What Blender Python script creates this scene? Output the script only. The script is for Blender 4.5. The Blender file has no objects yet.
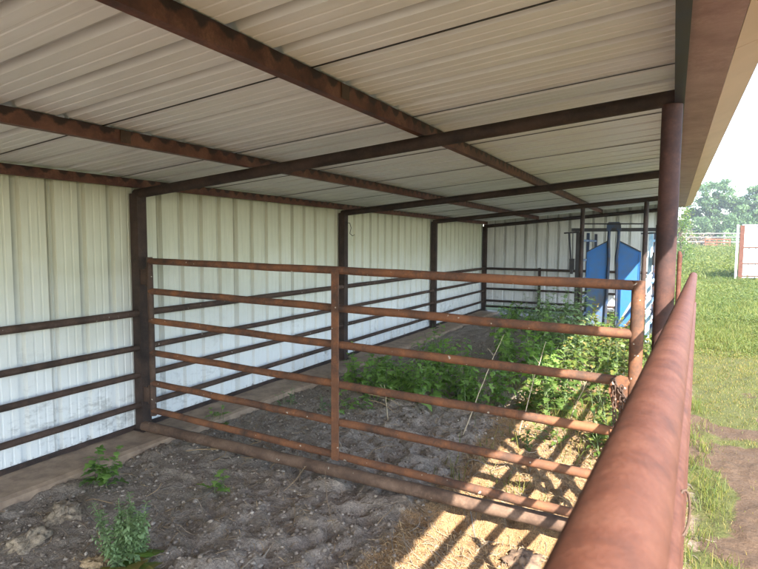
import bpy, math, random
import numpy as np
from mathutils import Vector, Matrix

# ------------------------------------------------------------------ camera, sky, sun, exposure
S = bpy.context.scene
COL = S.collection
cd = bpy.data.cameras.new('camera')
cam = bpy.data.objects.new('camera', cd)
COL.objects.link(cam)
R_ = Vector((0.88292562, 0.46947878, 0.00565927))
U_ = Vector((-0.04073627, 0.06459153, 0.99707998))
B_ = Vector((0.46774235, -0.880578, 0.07615433))
M4 = Matrix(((R_.x, U_.x, B_.x, 0), (R_.y, U_.y, B_.y, 0), (R_.z, U_.z, B_.z, 1.55), (0, 0, 0, 1)))
cam.matrix_world = M4
cd.sensor_width = 36
cd.lens = 551.8 / 758 * 36
cd.clip_start = 0.02
cd.clip_end = 3000
cd.dof.use_dof = True
cd.dof.focus_distance = 4.5
cd.dof.aperture_fstop = 13
S.camera = cam

SUN = Vector((1.0, -1.35, 1.40)).normalized()
elev = math.asin(SUN.z)
azim = math.atan2(SUN.x, SUN.y)
w = bpy.data.worlds.new('World')
S.world = w
w.use_nodes = True
nt = w.node_tree
bg = nt.nodes['Background']
sky = nt.nodes.new('ShaderNodeTexSky')
sky.sky_type = 'NISHITA'
sky.sun_disc = False
sky.sun_elevation = elev
sky.sun_rotation = azim
sky.air_density = 1.0
sky.dust_density = 0.7
sky.ozone_density = 1.0
nt.links.new(sky.outputs[0], bg.inputs[0])
bg.inputs[1].default_value = 0.15
sl = bpy.data.lights.new('sun', 'SUN')
sl.energy = 3.7
sl.angle = math.radians(0.5)
sl.color = (1.0, 0.95, 0.87)
so = bpy.data.objects.new('sun', sl)
COL.objects.link(so)
so.rotation_euler = SUN.to_track_quat('Z', 'Y').to_euler()
so.location = (5, -7, 9)
S.view_settings.view_transform = 'Standard'
S.view_settings.look = 'None'
S.view_settings.gamma = 1
S.view_settings.use_curve_mapping = False
S.view_settings.exposure = 2.72

rnd = random.Random(7)
rng = np.random.default_rng(11)

# ------------------------------------------------------------------ helpers
class MB:
    def __init__(s):
        s.v = []; s.f = []; s.sm = []; s.c = []
    def add(s, vs, fs, smooth=False, col=0.5):
        o = len(s.v)
        s.v.extend([tuple(p) for p in vs]); s.c.extend([col] * len(vs))
        s.f.extend([tuple(i + o for i in f) for f in fs]); s.sm.extend([smooth] * len(fs))
        return s
    def box(s, a, b, col=0.5):
        x0, y0, z0 = a; x1, y1, z1 = b
        return s.add([(x0, y0, z0), (x1, y0, z0), (x1, y1, z0), (x0, y1, z0), (x0, y0, z1), (x1, y0, z1), (x1, y1, z1), (x0, y1, z1)],
                     [(0, 3, 2, 1), (4, 5, 6, 7), (0, 1, 5, 4), (1, 2, 6, 5), (2, 3, 7, 6), (3, 0, 4, 7)], col=col)
    def beam(s, A, B, w_, h_, up=(0, 0, 1), col=0.5):
        A = Vector(A); B = Vector(B); d = (B - A).normalized()
        sx = d.cross(Vector(up)).normalized() * w_ / 2; uz = sx.cross(d).normalized() * h_ / 2
        vs = [p + i * sx + j * uz for p in (A, B) for (i, j) in ((-1, -1), (1, -1), (1, 1), (-1, 1))]
        return s.add(vs, [(0, 1, 2, 3), (7, 6, 5, 4), (0, 4, 5, 1), (1, 5, 6, 2), (2, 6, 7, 3), (3, 7, 4, 0)], col=col)
    def tube(s, pts, r, n=16, cap=True, col=0.5, jit=0.0):
        pts = [Vector(p) for p in pts]
        rs = r if isinstance(r, (list, tuple)) else [r] * len(pts)
        vs = []; fs = []; u = None
        for i, p in enumerate(pts):
            d = (pts[min(i + 1, len(pts) - 1)] - pts[max(i - 1, 0)]).normalized()
            if u is None:
                u = d.orthogonal().normalized()
            else:
                u = (u - d * u.dot(d)).normalized()
            vv = d.cross(u)
            for k in range(n):
                a = 2 * math.pi * k / n
                q = rs[i] * (1 + (rnd.uniform(-jit, jit) if jit else 0))
                vs.append(p + (u * math.cos(a) + vv * math.sin(a)) * q)
        for i in range(len(pts) - 1):
            for k in range(n):
                k2 = (k + 1) % n
                fs.append((i * n + k, i * n + k2, (i + 1) * n + k2, (i + 1) * n + k))
        s.add(vs, fs, True, col)
        if cap:
            s.add(vs[:n], [tuple(range(n - 1, -1, -1))], False, col)
            s.add(vs[-n:], [tuple(range(n))], False, col)
        return s
    def build(s, name, m, parent=None):
        me = bpy.data.meshes.new(name)
        me.from_pydata(s.v, [], s.f)
        me.polygons.foreach_set('use_smooth', s.sm)
        at = me.attributes.new('v', 'FLOAT', 'POINT')
        at.data.foreach_set('value', s.c)
        me.materials.append(m)
        me.update()
        o = bpy.data.objects.new(name, me)
        COL.objects.link(o)
        if parent: o.parent = parent
        return o

def tag(o, label=None, cat=None, group=None, kind=None):
    if label: o['label'] = label
    if cat: o['category'] = cat
    if group: o['group'] = group
    if kind: o['kind'] = kind
    return o

def empty(name, label, cat, loc=(0, 0, 0), group=None):
    o = bpy.data.objects.new(name, None)
    COL.objects.link(o)
    o.location = loc
    o.empty_display_size = 0.1
    return tag(o, label, cat, group)

class At:
    """an MB whose points are given in world coordinates but stored relative to the thing's base"""
    def __init__(s, parent): s.p = parent; s.o = Vector(parent.location)
    def build(s, mb, name, m):
        mb.v = [(x - s.o.x, y - s.o.y, z - s.o.z) for x, y, z in mb.v]
        return mb.build(name, m, s.p)

def line(A, B, n, sag=0.0, wob=0.0):
    A = Vector(A); B = Vector(B); out = []
    for i in range(n + 1):
        t = i / n
        p = A.lerp(B, t)
        p.z -= sag * 4 * t * (1 - t)
        if wob and 0 < i < n:
            p += Vector((rnd.uniform(-wob, wob), rnd.uniform(-wob, wob), rnd.uniform(-wob, wob)))
        out.append(p)
    return out

# ------------------------------------------------------------------ materials
def mat(name):
    m = bpy.data.materials.new(name)
    m.use_nodes = True
    t = m.node_tree
    return m, t, t.nodes['Principled BSDF']

def N(t, typ, **kw):
    n = t.nodes.new(typ)
    for k, v in kw.items():
        if k in n.inputs.keys() if isinstance(k, str) else False:
            n.inputs[k].default_value = v
        else:
            setattr(n, k, v)
    return n

def noise(t, vec, scale, detail=4, rough=0.55, dist=0.0):
    n = t.nodes.new('ShaderNodeTexNoise')
    n.inputs['Scale'].default_value = scale
    n.inputs['Detail'].default_value = detail
    n.inputs['Roughness'].default_value = rough
    n.inputs['Distortion'].default_value = dist
    t.links.new(vec, n.inputs['Vector'])
    return n.outputs['Fac']

def ramp(t, fac, stops):
    n = t.nodes.new('ShaderNodeValToRGB')
    e = n.color_ramp.elements
    while len(e) < len(stops): e.new(0.5)
    for i, (p, c) in enumerate(stops):
        e[i].position = p
        e[i].color = (c, c, c, 1) if not isinstance(c, tuple) else (*c, 1)
    t.links.new(fac, n.inputs[0])
    return n.outputs[0]

def mix(t, fac, a, b, mode='MIX'):
    n = t.nodes.new('ShaderNodeMix')
    n.data_type = 'RGBA'; n.blend_type = mode
    for sock, v in ((n.inputs[0], fac), (n.inputs[6], a), (n.inputs[7], b)):
        if isinstance(v, (int, float)): sock.default_value = v
        elif isinstance(v, tuple): sock.default_value = (*v, 1)
        else: t.links.new(v, sock)
    return n.outputs[2]

def coords(t, scale=(1, 1, 1)):
    tc = t.nodes.new('ShaderNodeTexCoord')
    mp = t.nodes.new('ShaderNodeMapping')
    mp.inputs['Scale'].default_value = scale
    geo = t.nodes.new('ShaderNodeNewGeometry')
    t.links.new(geo.outputs['Position'], mp.inputs['Vector'])
    return mp.outputs[0]

def bump(t, h, strength, dist, bsdf):
    b = t.nodes.new('ShaderNodeBump')
    b.inputs['Strength'].default_value = strength
    b.inputs['Distance'].default_value = dist
    t.links.new(h, b.inputs['Height'])
    t.links.new(b.outputs[0], bsdf.inputs['Normal'])

def rust(name, dark, midc, light, specks=True, rough=0.75, sc=1.0, spec=0.3):
    m, t, b = mat(name)
    v = coords(t)
    n1 = noise(t, v, 9 * sc, 6, 0.65)
    n2 = noise(t, v, 70 * sc, 5, 0.7)
    n3 = noise(t, v, 3 * sc, 3, 0.5, 0.6)
    c = ramp(t, n1, [(0.33, dark), (0.5, midc), (0.68, light)])
    c = mix(t, ramp(t, n2, [(0.35, 0.0), (0.7, 0.65)]), c, dark)
    c = mix(t, ramp(t, n3, [(0.45, 0.0), (0.7, 0.5)]), c, light)
    if specks:
        n4 = noise(t, v, 38, 1, 0.4)
        n5 = noise(t, v, 5, 2, 0.5)
        s1 = ramp(t, n4, [(0.755, 0.0), (0.78, 0.8)])
        c = mix(t, s1, c, (0.5, 0.46, 0.38))
    t.links.new(c, b.inputs['Base Color'])
    b.inputs['Roughness'].default_value = rough
    b.inputs['Specular IOR Level'].default_value = spec
    bump(t, mix(t, 0.5, n2, n1), 0.5, 0.004, b)
    return m

M = {}
M['rust_dark'] = rust('rust_dark', (0.035, 0.022, 0.016), (0.065, 0.039, 0.028), (0.11, 0.066, 0.045))
M['rust_frame'] = rust('rust_frame', (0.02, 0.014, 0.012), (0.043, 0.028, 0.022), (0.075, 0.045, 0.034), specks=False)
M['rust_purlin'] = rust('rust_purlin', (0.05, 0.02, 0.014), (0.11, 0.042, 0.028), (0.2, 0.09, 0.055), specks=False, rough=0.6)
M['rust_gate'] = rust('rust_gate', (0.055, 0.034, 0.025), (0.145, 0.066, 0.036), (0.28, 0.11, 0.045))
M['rust_near'] = rust('rust_near', (0.055, 0.019, 0.011), (0.098, 0.033, 0.018), (0.13, 0.052, 0.031), specks=False, rough=0.65, sc=3.4, spec=0.25)
M['rust_post'] = rust('rust_post', (0.035, 0.02, 0.018), (0.065, 0.03, 0.024), (0.11, 0.05, 0.036), specks=False)
M['pipe_dusty'] = rust('pipe_dusty', (0.07, 0.042, 0.029), (0.14, 0.085, 0.055), (0.22, 0.14, 0.095))
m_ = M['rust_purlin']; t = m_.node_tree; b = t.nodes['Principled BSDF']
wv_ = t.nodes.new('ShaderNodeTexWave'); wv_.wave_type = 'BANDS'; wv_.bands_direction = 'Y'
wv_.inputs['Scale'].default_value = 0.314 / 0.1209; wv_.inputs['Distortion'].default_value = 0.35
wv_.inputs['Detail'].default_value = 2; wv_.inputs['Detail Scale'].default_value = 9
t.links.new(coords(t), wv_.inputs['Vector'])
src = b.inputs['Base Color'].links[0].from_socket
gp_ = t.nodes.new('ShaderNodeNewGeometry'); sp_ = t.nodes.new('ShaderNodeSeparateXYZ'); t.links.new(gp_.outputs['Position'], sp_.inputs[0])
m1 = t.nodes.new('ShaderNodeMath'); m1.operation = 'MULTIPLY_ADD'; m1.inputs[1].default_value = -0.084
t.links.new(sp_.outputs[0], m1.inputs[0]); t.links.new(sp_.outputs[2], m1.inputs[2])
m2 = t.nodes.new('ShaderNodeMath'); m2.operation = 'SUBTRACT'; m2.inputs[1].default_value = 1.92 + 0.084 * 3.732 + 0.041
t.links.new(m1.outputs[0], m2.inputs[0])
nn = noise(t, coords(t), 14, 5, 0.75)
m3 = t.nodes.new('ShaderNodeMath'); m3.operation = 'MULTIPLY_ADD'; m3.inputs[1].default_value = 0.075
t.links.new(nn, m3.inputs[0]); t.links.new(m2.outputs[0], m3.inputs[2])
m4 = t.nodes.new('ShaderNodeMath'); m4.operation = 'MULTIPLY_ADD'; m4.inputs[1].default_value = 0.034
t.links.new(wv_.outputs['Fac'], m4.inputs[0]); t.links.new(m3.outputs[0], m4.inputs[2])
scal = ramp(t, m4.outputs[0], [(0.100, 0.0), (0.112, 0.85)])  # darker scallops toward the top of the web, repeating along the purlin
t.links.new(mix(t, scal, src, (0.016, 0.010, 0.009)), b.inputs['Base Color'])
M['rust_plate'] = rust('rust_plate', (0.27, 0.14, 0.16), (0.36, 0.20, 0.22), (0.44, 0.27, 0.29), specks=False, rough=0.5)
M['rust_bright'] = rust('rust_bright', (0.08, 0.027, 0.013), (0.16, 0.055, 0.025), (0.24, 0.1, 0.05), specks=False)

def sheet_mat(name, base, dirt, low=None, groove=0.5, rough=0.42, along='z'):
    m, t, b = mat(name)
    v = coords(t)
    sc = (7, 7, 0.5) if along == 'z' else (0.5, 7, 7)
    vs = coords(t, sc)
    n1 = noise(t, vs, 3.0, 5, 0.65)
    n2 = noise(t, v, 1.3, 4, 0.6)
    n3 = noise(t, v, 24, 5, 0.7)
    c = mix(t, ramp(t, n1, [(0.42, 0.0), (0.72, 0.55)]), base, dirt)
    c = mix(t, ramp(t, n2, [(0.4, 0.0), (0.75, 0.35)]), c, dirt)
    ga = t.nodes.new('ShaderNodeAttribute'); ga.attribute_name = 'v'
    gm = mix(t, 1.0, ramp(t, ga.outputs['Fac'], [(0.0, 0.0), (0.9, groove)]), ramp(t, n2, [(0.2, 0.55), (0.7, 1.0)]), 'MULTIPLY')
    c = mix(t, gm, c, tuple(q * 0.38 for q in dirt))  # darker rib grooves: grime tone that also paints in their recess shade
    if low:
        geo = t.nodes.new('ShaderNodeNewGeometry')
        sp = t.nodes.new('ShaderNodeSeparateXYZ')
        t.links.new(geo.outputs['Position'], sp.inputs[0])
        # sky light put into the colour: a whiter ragged band low on the wall
        ad = t.nodes.new('ShaderNodeMath'); ad.operation = 'MULTIPLY_ADD'
        ad.inputs[1].default_value = 0.45; t.links.new(n2, ad.inputs[0])
        hf = t.nodes.new('ShaderNodeMath'); hf.operation = 'MULTIPLY'; hf.inputs[1].default_value = 0.5
        t.links.new(sp.outputs[2], hf.inputs[0]); t.links.new(hf.outputs[0], ad.inputs[2])
        c = mix(t, ramp(t, ad.outputs[0], [(0.46, 1.0), (0.96, 0.0)]), c, low)
        # soil splashed along the foot of the sheet
        ad2 = t.nodes.new('ShaderNodeMath'); ad2.operation = 'MULTIPLY_ADD'
        ad2.inputs[1].default_value = 0.4; t.links.new(n3, ad2.inputs[0]); t.links.new(sp.outputs[2], ad2.inputs[2])
        c = mix(t, ramp(t, ad2.outputs[0], [(0.19, 0.8), (0.25, 0.0)]), c, (0.2, 0.15, 0.1))
        # dark scuffs
        vs2 = coords(t, (1, 1, 2.2))
        n5 = noise(t, vs2, 11, 6, 0.72)
        n6 = noise(t, v, 2.3, 3, 0.5)
        pr = t.nodes.new('ShaderNodeMath'); pr.operation = 'MULTIPLY'
        t.links.new(n5, pr.inputs[0]); t.links.new(n6, pr.inputs[1])
        hz = ramp(t, sp.outputs[2], [(0.25, 1.0), (1.0, 0.0)])
        sc_ = mix(t, 1.0, ramp(t, pr.outputs[0], [(0.30, 0.0), (0.42, 0.5)]), hz, 'MULTIPLY')
        c = mix(t, sc_, c, (0.2, 0.19, 0.17))
    t.links.new(c, b.inputs['Base Color'])
    b.inputs['Roughness'].default_value = rough
    b.inputs['Specular IOR Level'].default_value = 0.35
    bump(t, noise(t, vs, 1.2, 2, 0.5), 0.35, 0.01, b)
    return m
M['roof'] = sheet_mat('roof_sheet', (0.72, 0.72, 0.74), (0.60, 0.59, 0.59), rough=0.40, along='x')
M['wall'] = sheet_mat('wall_sheet', (0.57, 0.56, 0.43), (0.44, 0.43, 0.32), low=(0.72, 0.725, 0.70), groove=0.9, rough=0.5)
M['wall_end'] = sheet_mat('end_wall_sheet', (0.60, 0.60, 0.55), (0.42, 0.42, 0.37), low=(0.70, 0.71, 0.70), groove=0.6, rough=0.5)
M['white_sheet'] = sheet_mat('white_sheet', (0.62, 0.62, 0.61), (0.45, 0.44, 0.41), rough=0.5)

def plain(name, col, col2=None, rough=0.6, scale=12, metal=0.0, bmp=0.2, spec=0.4):
    m, t, b = mat(name)
    v = coords(t)
    n = noise(t, v, scale, 5, 0.65)
    c = mix(t, ramp(t, n, [(0.35, 0.0), (0.65, 1.0)]), col, col2 or tuple(x * 0.65 for x in col))
    t.links.new(c, b.inputs['Base Color'])
    b.inputs['Roughness'].default_value = rough
    b.inputs['Metallic'].default_value = metal
    b.inputs['Specular IOR Level'].default_value = spec
    if bmp: bump(t, n, bmp, 0.005, b)
    return m
M['trim'] = plain('tan_trim', (0.60, 0.37, 0.26), (0.53, 0.32, 0.22), 0.45, 3, bmp=0.05)
M['head_beam'] = plain('dark_tube', (0.022, 0.026, 0.05), (0.03, 0.024, 0.03), 0.5, 9, bmp=0.1)
M['concrete'] = plain('footing', (0.38, 0.27, 0.18), (0.23, 0.16, 0.11), 0.9, 9, bmp=0.6)
M['blue'] = plain('blue_paint', (0.02, 0.14, 0.42), (0.045, 0.13, 0.29), 0.45, 7)
M['blue_grey'] = plain('grey_blue', (0.05, 0.12, 0.24), (0.10, 0.11, 0.13), 0.6, 9)  # greyer blue for the lower left door and left side bars
M['sunlit_blue'] = plain('sunlit_blue', (0.45, 0.6, 0.68), (0.2, 0.38, 0.52), 0.5, 9)  # paler blue for the chute's right side: sunlight put into the colour
M['black'] = plain('black_steel', (0.02, 0.02, 0.022), (0.035, 0.03, 0.028), 0.5, 15)
M['grey_board'] = plain('grey_board', (0.28, 0.265, 0.24), (0.18, 0.165, 0.15), 0.85, 8)
M['grey_post'] = plain('grey_post', (0.5, 0.52, 0.52), (0.4, 0.42, 0.42), 0.5, 8)
M['bark'] = plain('bark', (0.12, 0.09, 0.065), (0.07, 0.05, 0.04), 0.9, 20, bmp=0.8)
M['dry_stalk'] = plain('dry_stalk', (0.42, 0.34, 0.22), (0.3, 0.23, 0.15), 0.85, 30)
M['green_stem'] = plain('green_stem', (0.12, 0.17, 0.06), (0.09, 0.12, 0.05), 0.7, 20)
M['manure'] = plain('dry_manure', (0.40, 0.31, 0.21), (0.13, 0.10, 0.07), 0.95, 45, bmp=1.0)
M['straw_clump'] = plain('straw_clump', (0.5, 0.36, 0.2), (0.3, 0.2, 0.11), 0.9, 60, bmp=1.0)
M['clod'] = plain('clod', (0.22, 0.19, 0.16), (0.13, 0.11, 0.09), 0.95, 35, bmp=1.0)
M['clod_brown'] = plain('clod_brown', (0.20, 0.13, 0.08), (0.10, 0.065, 0.045), 0.95, 40, bmp=1.0)
M['blue_dark'] = plain('dark_blue', (0.018, 0.045, 0.10), (0.04, 0.035, 0.035), 0.5, 9)
M['galv'] = plain('galvanised', (0.45, 0.45, 0.44), (0.33, 0.33, 0.32), 0.4, 20, metal=0.6)

def attr_mat(name, stops, rough=0.6, transl=0.0, tcol=(0.2, 0.4, 0.05), nscale=None):
    m, t, b = mat(name)
    a = t.nodes.new('ShaderNodeAttribute'); a.attribute_name = 'v'
    c = ramp(t, a.outputs['Fac'], stops)
    if nscale:
        v = coords(t)
        c = mix(t, ramp(t, noise(t, v, nscale, 4), [(0.35, 0.0), (0.7, 0.5)]), c, stops[0][1])
    t.links.new(c, b.inputs['Base Color'])
    b.inputs['Roughness'].default_value = rough
    b.inputs['Specular IOR Level'].default_value = 0.3
    if transl:
        tr = t.nodes.new('ShaderNodeBsdfTranslucent')
        cc = mix(t, 1.0, c, (1.6, 1.9, 0.7), 'MULTIPLY')
        t.links.new(cc, tr.inputs[0])
        ms = t.nodes.new('ShaderNodeMixShader'); ms.inputs[0].default_value = transl
        t.links.new(b.outputs[0], ms.inputs[1]); t.links.new(tr.outputs[0], ms.inputs[2])
        t.links.new(ms.outputs[0], t.nodes['Material Output'].inputs[0])
    return m
M['leaf'] = attr_mat('leaf', [(0.0, (0.085, 0.15, 0.035)), (0.5, (0.155, 0.255, 0.06)), (1.0, (0.23, 0.34, 0.09))], 0.5, 0.42)
M['leaf_bright'] = attr_mat('leaf_bright', [(0.0, (0.045, 0.085, 0.018)), (0.5, (0.08, 0.13, 0.027)), (0.85, (0.13, 0.16, 0.036)), (1.0, (0.22, 0.16, 0.05))], 0.5, 0.35)
M['leaf_sage'] = attr_mat('leaf_sage', [(0.0, (0.08, 0.13, 0.06)), (0.5, (0.15, 0.22, 0.10)), (1.0, (0.23, 0.31, 0.15))], 0.6, 0.3)
M['tree_leaf'] = attr_mat('tree_leaf', [(0.0, (0.04, 0.08, 0.03)), (0.5, (0.07, 0.12, 0.045)), (1.0, (0.10, 0.16, 0.06))], 0.6, 0.25)
M['grass'] = attr_mat('grass', [(0.0, (0.045, 0.08, 0.016)), (0.5, (0.11, 0.13, 0.026)), (0.85, (0.165, 0.15, 0.036)), (1.0, (0.21, 0.15, 0.05))], 0.6, 0.3)
M['straw'] = attr_mat('straw', [(0.0, (0.09, 0.075, 0.06)), (0.45, (0.19, 0.155, 0.12)), (0.75, (0.28, 0.19, 0.105)), (1.0, (0.37, 0.245, 0.12))], 0.8)
M['crumbs'] = attr_mat('crumbs', [(0.0, (0.13, 0.098, 0.072)), (0.6, (0.26, 0.205, 0.155)), (1.0, (0.40, 0.33, 0.26))], 0.95)

# ground
mg, t, b = mat('soil')
v = coords(t)
za = t.nodes.new('ShaderNodeAttribute'); za.attribute_name = 'zone'
zs = t.nodes.new('ShaderNodeSeparateColor'); t.links.new(za.outputs['Color'], zs.inputs[0])
nA = noise(t, v, 1.6, 6, 0.6); nB = noise(t, v, 9, 6, 0.7, 0.3); nC = noise(t, v, 60, 5, 0.75); nD = noise(t, v, 180, 3, 0.7)
dirt = ramp(t, nB, [(0.3, (0.185, 0.137, 0.1)), (0.5, (0.33, 0.257, 0.195)), (0.72, (0.5, 0.415, 0.325))])
dirt = mix(t, ramp(t, nA, [(0.4, 0.0), (0.62, 0.75)]), dirt, (0.38, 0.315, 0.245))
dirt = mix(t, ramp(t, nC, [(0.4, 0.6), (0.62, 0.0)]), dirt, (0.09, 0.072, 0.058))
dirt = mix(t, ramp(t, nD, [(0.52, 0.0), (0.68, 0.6)]), dirt, (0.46, 0.41, 0.35))
vst = coords(t, (1, 1, 1))
wv = noise(t, vst, 85, 2, 0.5, 3.5)
strawc = ramp(t, wv, [(0.38, (0.07, 0.05, 0.035)), (0.46, (0.30, 0.172, 0.078)), (0.58, (0.40, 0.245, 0.115))])
strawc = mix(t, ramp(t, nC, [(0.35, 0.6), (0.55, 0.0)]), strawc, (0.13, 0.09, 0.06))
grs = ramp(t, nC, [(0.3, (0.04, 0.045, 0.015)), (0.5, (0.075, 0.08, 0.024)), (0.7, (0.12, 0.105, 0.042))])
outd = mix(t, ramp(t, nC, [(0.35, 0.0), (0.7, 0.8)]), (0.070, 0.043, 0.027), (0.125, 0.083, 0.053))
def edge(sock, amp):
    q = t.nodes.new('ShaderNodeMath'); q.operation = 'MULTIPLY_ADD'; q.inputs[1].default_value = amp
    sub = t.nodes.new('ShaderNodeMath'); sub.operation = 'SUBTRACT'; sub.inputs[1].default_value = 0.5
    t.links.new(nB, sub.inputs[0]); t.links.new(sub.outputs[0], q.inputs[0]); t.links.new(sock, q.inputs[2])
    return ramp(t, q.outputs[0], [(0.35, 0.0), (0.65, 1.0)])
c = mix(t, edge(zs.outputs[0], 1.6), dirt, strawc)
c = mix(t, edge(zs.outputs[2], 0.8), c, outd)
c = mix(t, edge(zs.outputs[1], 1.8), c, grs)
t.links.new(c, b.inputs['Base Color'])
b.inputs['Roughness'].default_value = 0.95
b.inputs['Specular IOR Level'].default_value = 0.15
bump(t, mix(t, 0.45, nB, nC), 0.9, 0.03, b)
M['soil'] = mg

# ------------------------------------------------------------------ ground
def vnoise(x, y, s, seed):
    x = np.asarray(x, float) * s; y = np.asarray(y, float) * s
    xi = np.floor(x).astype(np.int64); yi = np.floor(y).astype(np.int64)
    fx = x - xi; fy = y - yi
    fx = fx * fx * (3 - 2 * fx); fy = fy * fy * (3 - 2 * fy)
    def h(a, b_):
        n = (a * 374761393 + b_ * 668265263 + seed * 1442695041) & 0xffffffff
        n = ((n ^ (n >> 13)) * 1274126177) & 0xffffffff
        return ((n ^ (n >> 16)) & 0xffff) / 65535.0
    return (h(xi, yi) * (1 - fx) + h(xi + 1, yi) * fx) * (1 - fy) + (h(xi, yi + 1) * (1 - fx) + h(xi + 1, yi + 1) * fx) * fy

def sstep(a, b_, x):
    t_ = np.clip((np.asarray(x, float) - a) / (b_ - a), 0, 1)
    return t_ * t_ * (3 - 2 * t_)

def ground(x, y):
    x = np.asarray(x, float); y = np.asarray(y, float)
    inside = 1 - sstep(-0.1, 0.35, x)
    far = sstep(14, 20, np.abs(y) + np.abs(x))
    h1 = vnoise(x, y, 2.2, 1) - 0.5
    h2 = vnoise(x + 0.3 * h1, y, 7, 2) - 0.5
    h3 = vnoise(x, y, 17, 3) - 0.5
    h4 = vnoise(x, y, 38, 4) - 0.5
    lum = sstep(0.3, 0.7, vnoise(x, y, 1.1, 9))
    pad = 1 - 0.65 * sstep(-1.4, -1.15, x) * (1 - sstep(2.6, 2.75, y)) * inside
    z = 0.03 * h1 + (0.05 * h2 + 0.045 * h3) * (0.35 + 0.65 * lum * inside) * (0.7 + 0.4 * sstep(-2.8, -2.0, x)) * pad + 0.017 * h4 * (0.4 + 0.6 * inside)
    z = z - 0.028
    # trench scraped along the pipe, pad edge toward the camera
    e = 2.74 + 0.10 * (vnoise(x, y, 3.1, 21) - 0.5)
    tr = sstep(e - 0.015, e + 0.02, y) * (1 - sstep(2.90, 3.05, y)) * sstep(-1.35, -1.05, x) * (1 - sstep(-0.3, -0.1, x))
    z = z - 0.115 * tr
    z = z + 0.02 * sstep(-1.5, -1.1, x) * (1 - sstep(-0.3, 0.0, x)) * (1 - sstep(e - 0.02, e, y))
    z = z * (1 - 0.8 * sstep(4, 9, x)) * (1 - 0.6 * far)
    # wall footing line stays low
    z = np.where(x < -3.42, np.minimum(z, -0.03), z)
    # land rises gently away from the shed
    z = z + 1.15 * sstep(14, 62, y) + 0.0 * x
    return z

def axis(a):
    return np.concatenate(a)
xs = axis([-np.geomspace(900, 6, 26)[:-1], np.arange(-6, -4, 0.12), np.arange(-4, 1.2, 0.02), np.arange(1.2, 5, 0.06), 5 + np.geomspace(0.15, 900, 34)])
ys = axis([-np.geomspace(900, 4, 22)[:-1], np.arange(-4, 0.8, 0.15), np.arange(0.8, 5.2, 0.018), np.arange(5.2, 13, 0.05), np.arange(13, 30, 0.35), 30 + np.geomspace(0.4, 1400, 42)])
XX, YY = np.meshgrid(xs, ys)
ZZ = ground(XX, YY)
nx, ny = len(xs), len(ys)
co = np.stack([XX, YY, ZZ], -1).reshape(-1, 3)
idx = np.arange(nx * ny).reshape(ny, nx)
fa = np.stack([idx[:-1, :-1], idx[:-1, 1:], idx[1:, 1:], idx[1:, :-1]], -1).reshape(-1, 4)
me = bpy.data.meshes.new('ground')
me.vertices.add(len(co)); me.vertices.foreach_set('co', co.ravel())
me.loops.add(fa.size); me.loops.foreach_set('vertex_index', fa.ravel().astype(np.int32))
me.polygons.add(len(fa)); me.polygons.foreach_set('loop_start', (np.arange(len(fa)) * 4).astype(np.int32))
me.polygons.foreach_set('loop_total', np.full(len(fa), 4, np.int32))
me.polygons.foreach_set('use_smooth', np.ones(len(fa), bool))
me.update(calc_edges=True)
def zones(X, Y):
    out = sstep(-0.15, 0.3, X + 0.4 * (vnoise(X, Y, 2, 31) - 0.5))
    out = np.maximum(out, sstep(12.2, 12.8, Y)); out = np.maximum(out, 1 - sstep(-4.4, -4.0, X))
    straw = sstep(-1.5, -1.1, X + 0.15 * (vnoise(X, Y, 4, 32) - 0.5)) * (1 - out)
    straw = straw * (1 - 0.55 * sstep(5, 7, Y))
    p = vnoise(X, Y, 1.3, 33) * 0.6 + vnoise(X, Y, 3.7, 34) * 0.4
    g = out * sstep(0.47, 0.62, p + 0.5 * (sstep(5.8, 8.5, Y)) + 0.2 * sstep(1.5, 3, X) + 0.12 * (1 - sstep(.25, .5, X)))
    g = np.maximum(g, sstep(5, 9, Y) * sstep(-1.9, -0.9, X) * 0.6 * (1 - out))
    g = np.maximum(g, out * sstep(13, 15, Y)); g = np.maximum(g, out * (1 - sstep(-3, -1, Y)))
    return straw, g, out
st_, g_, o_ = zones(XX, YY)
colr = np.stack([st_, g_, o_, np.ones_like(o_)], -1).reshape(-1, 4)
ca = me.attributes.new('zone', 'FLOAT_COLOR', 'POINT')
ca.data.foreach_set('color', colr.ravel())
me.materials.append(M['soil'])
go = bpy.data.objects.new('ground', me); COL.objects.link(go)
tag(go, kind='structure')

def fastmesh(name, verts, faces, vals, m):
    """verts (n,3), faces (m,k) same k"""
    k = faces.shape[1]
    me = bpy.data.meshes.new(name)
    me.vertices.add(len(verts)); me.vertices.foreach_set('co', verts.astype(np.float32).ravel())
    me.loops.add(faces.size); me.loops.foreach_set('vertex_index', faces.ravel().astype(np.int32))
    me.polygons.add(len(faces)); me.polygons.foreach_set('loop_start', (np.arange(len(faces)) * k).astype(np.int32))
    me.polygons.foreach_set('loop_total', np.full(len(faces), k, np.int32))
    at = me.attributes.new('v', 'FLOAT', 'POINT'); at.data.foreach_set('value', vals.astype(np.float32))
    me.update(calc_edges=True)
    me.materials.append(m)
    o = bpy.data.objects.new(name, me); COL.objects.link(o)
    return o

# ------------------------------------------------------------------ the shed
ZL = lambda X: 1.920 + 0.0840 * (X + 3.732)        # rafter centre line
YB = [-3.15, -0.10, 2.974, 6.047, 9.104, 12.087]
XW, XF = -3.732, -0.020
shed = empty('open_shed', 'long open-fronted livestock shed of pale ribbed sheets on a rusty pipe frame', 'shed', (XW, 6.0, 0.0))
A = At(shed)
def part(mb, name, m, label=None):
    o = A.build(mb, name, m)
    if label: o['label'] = label
    return o

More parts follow.
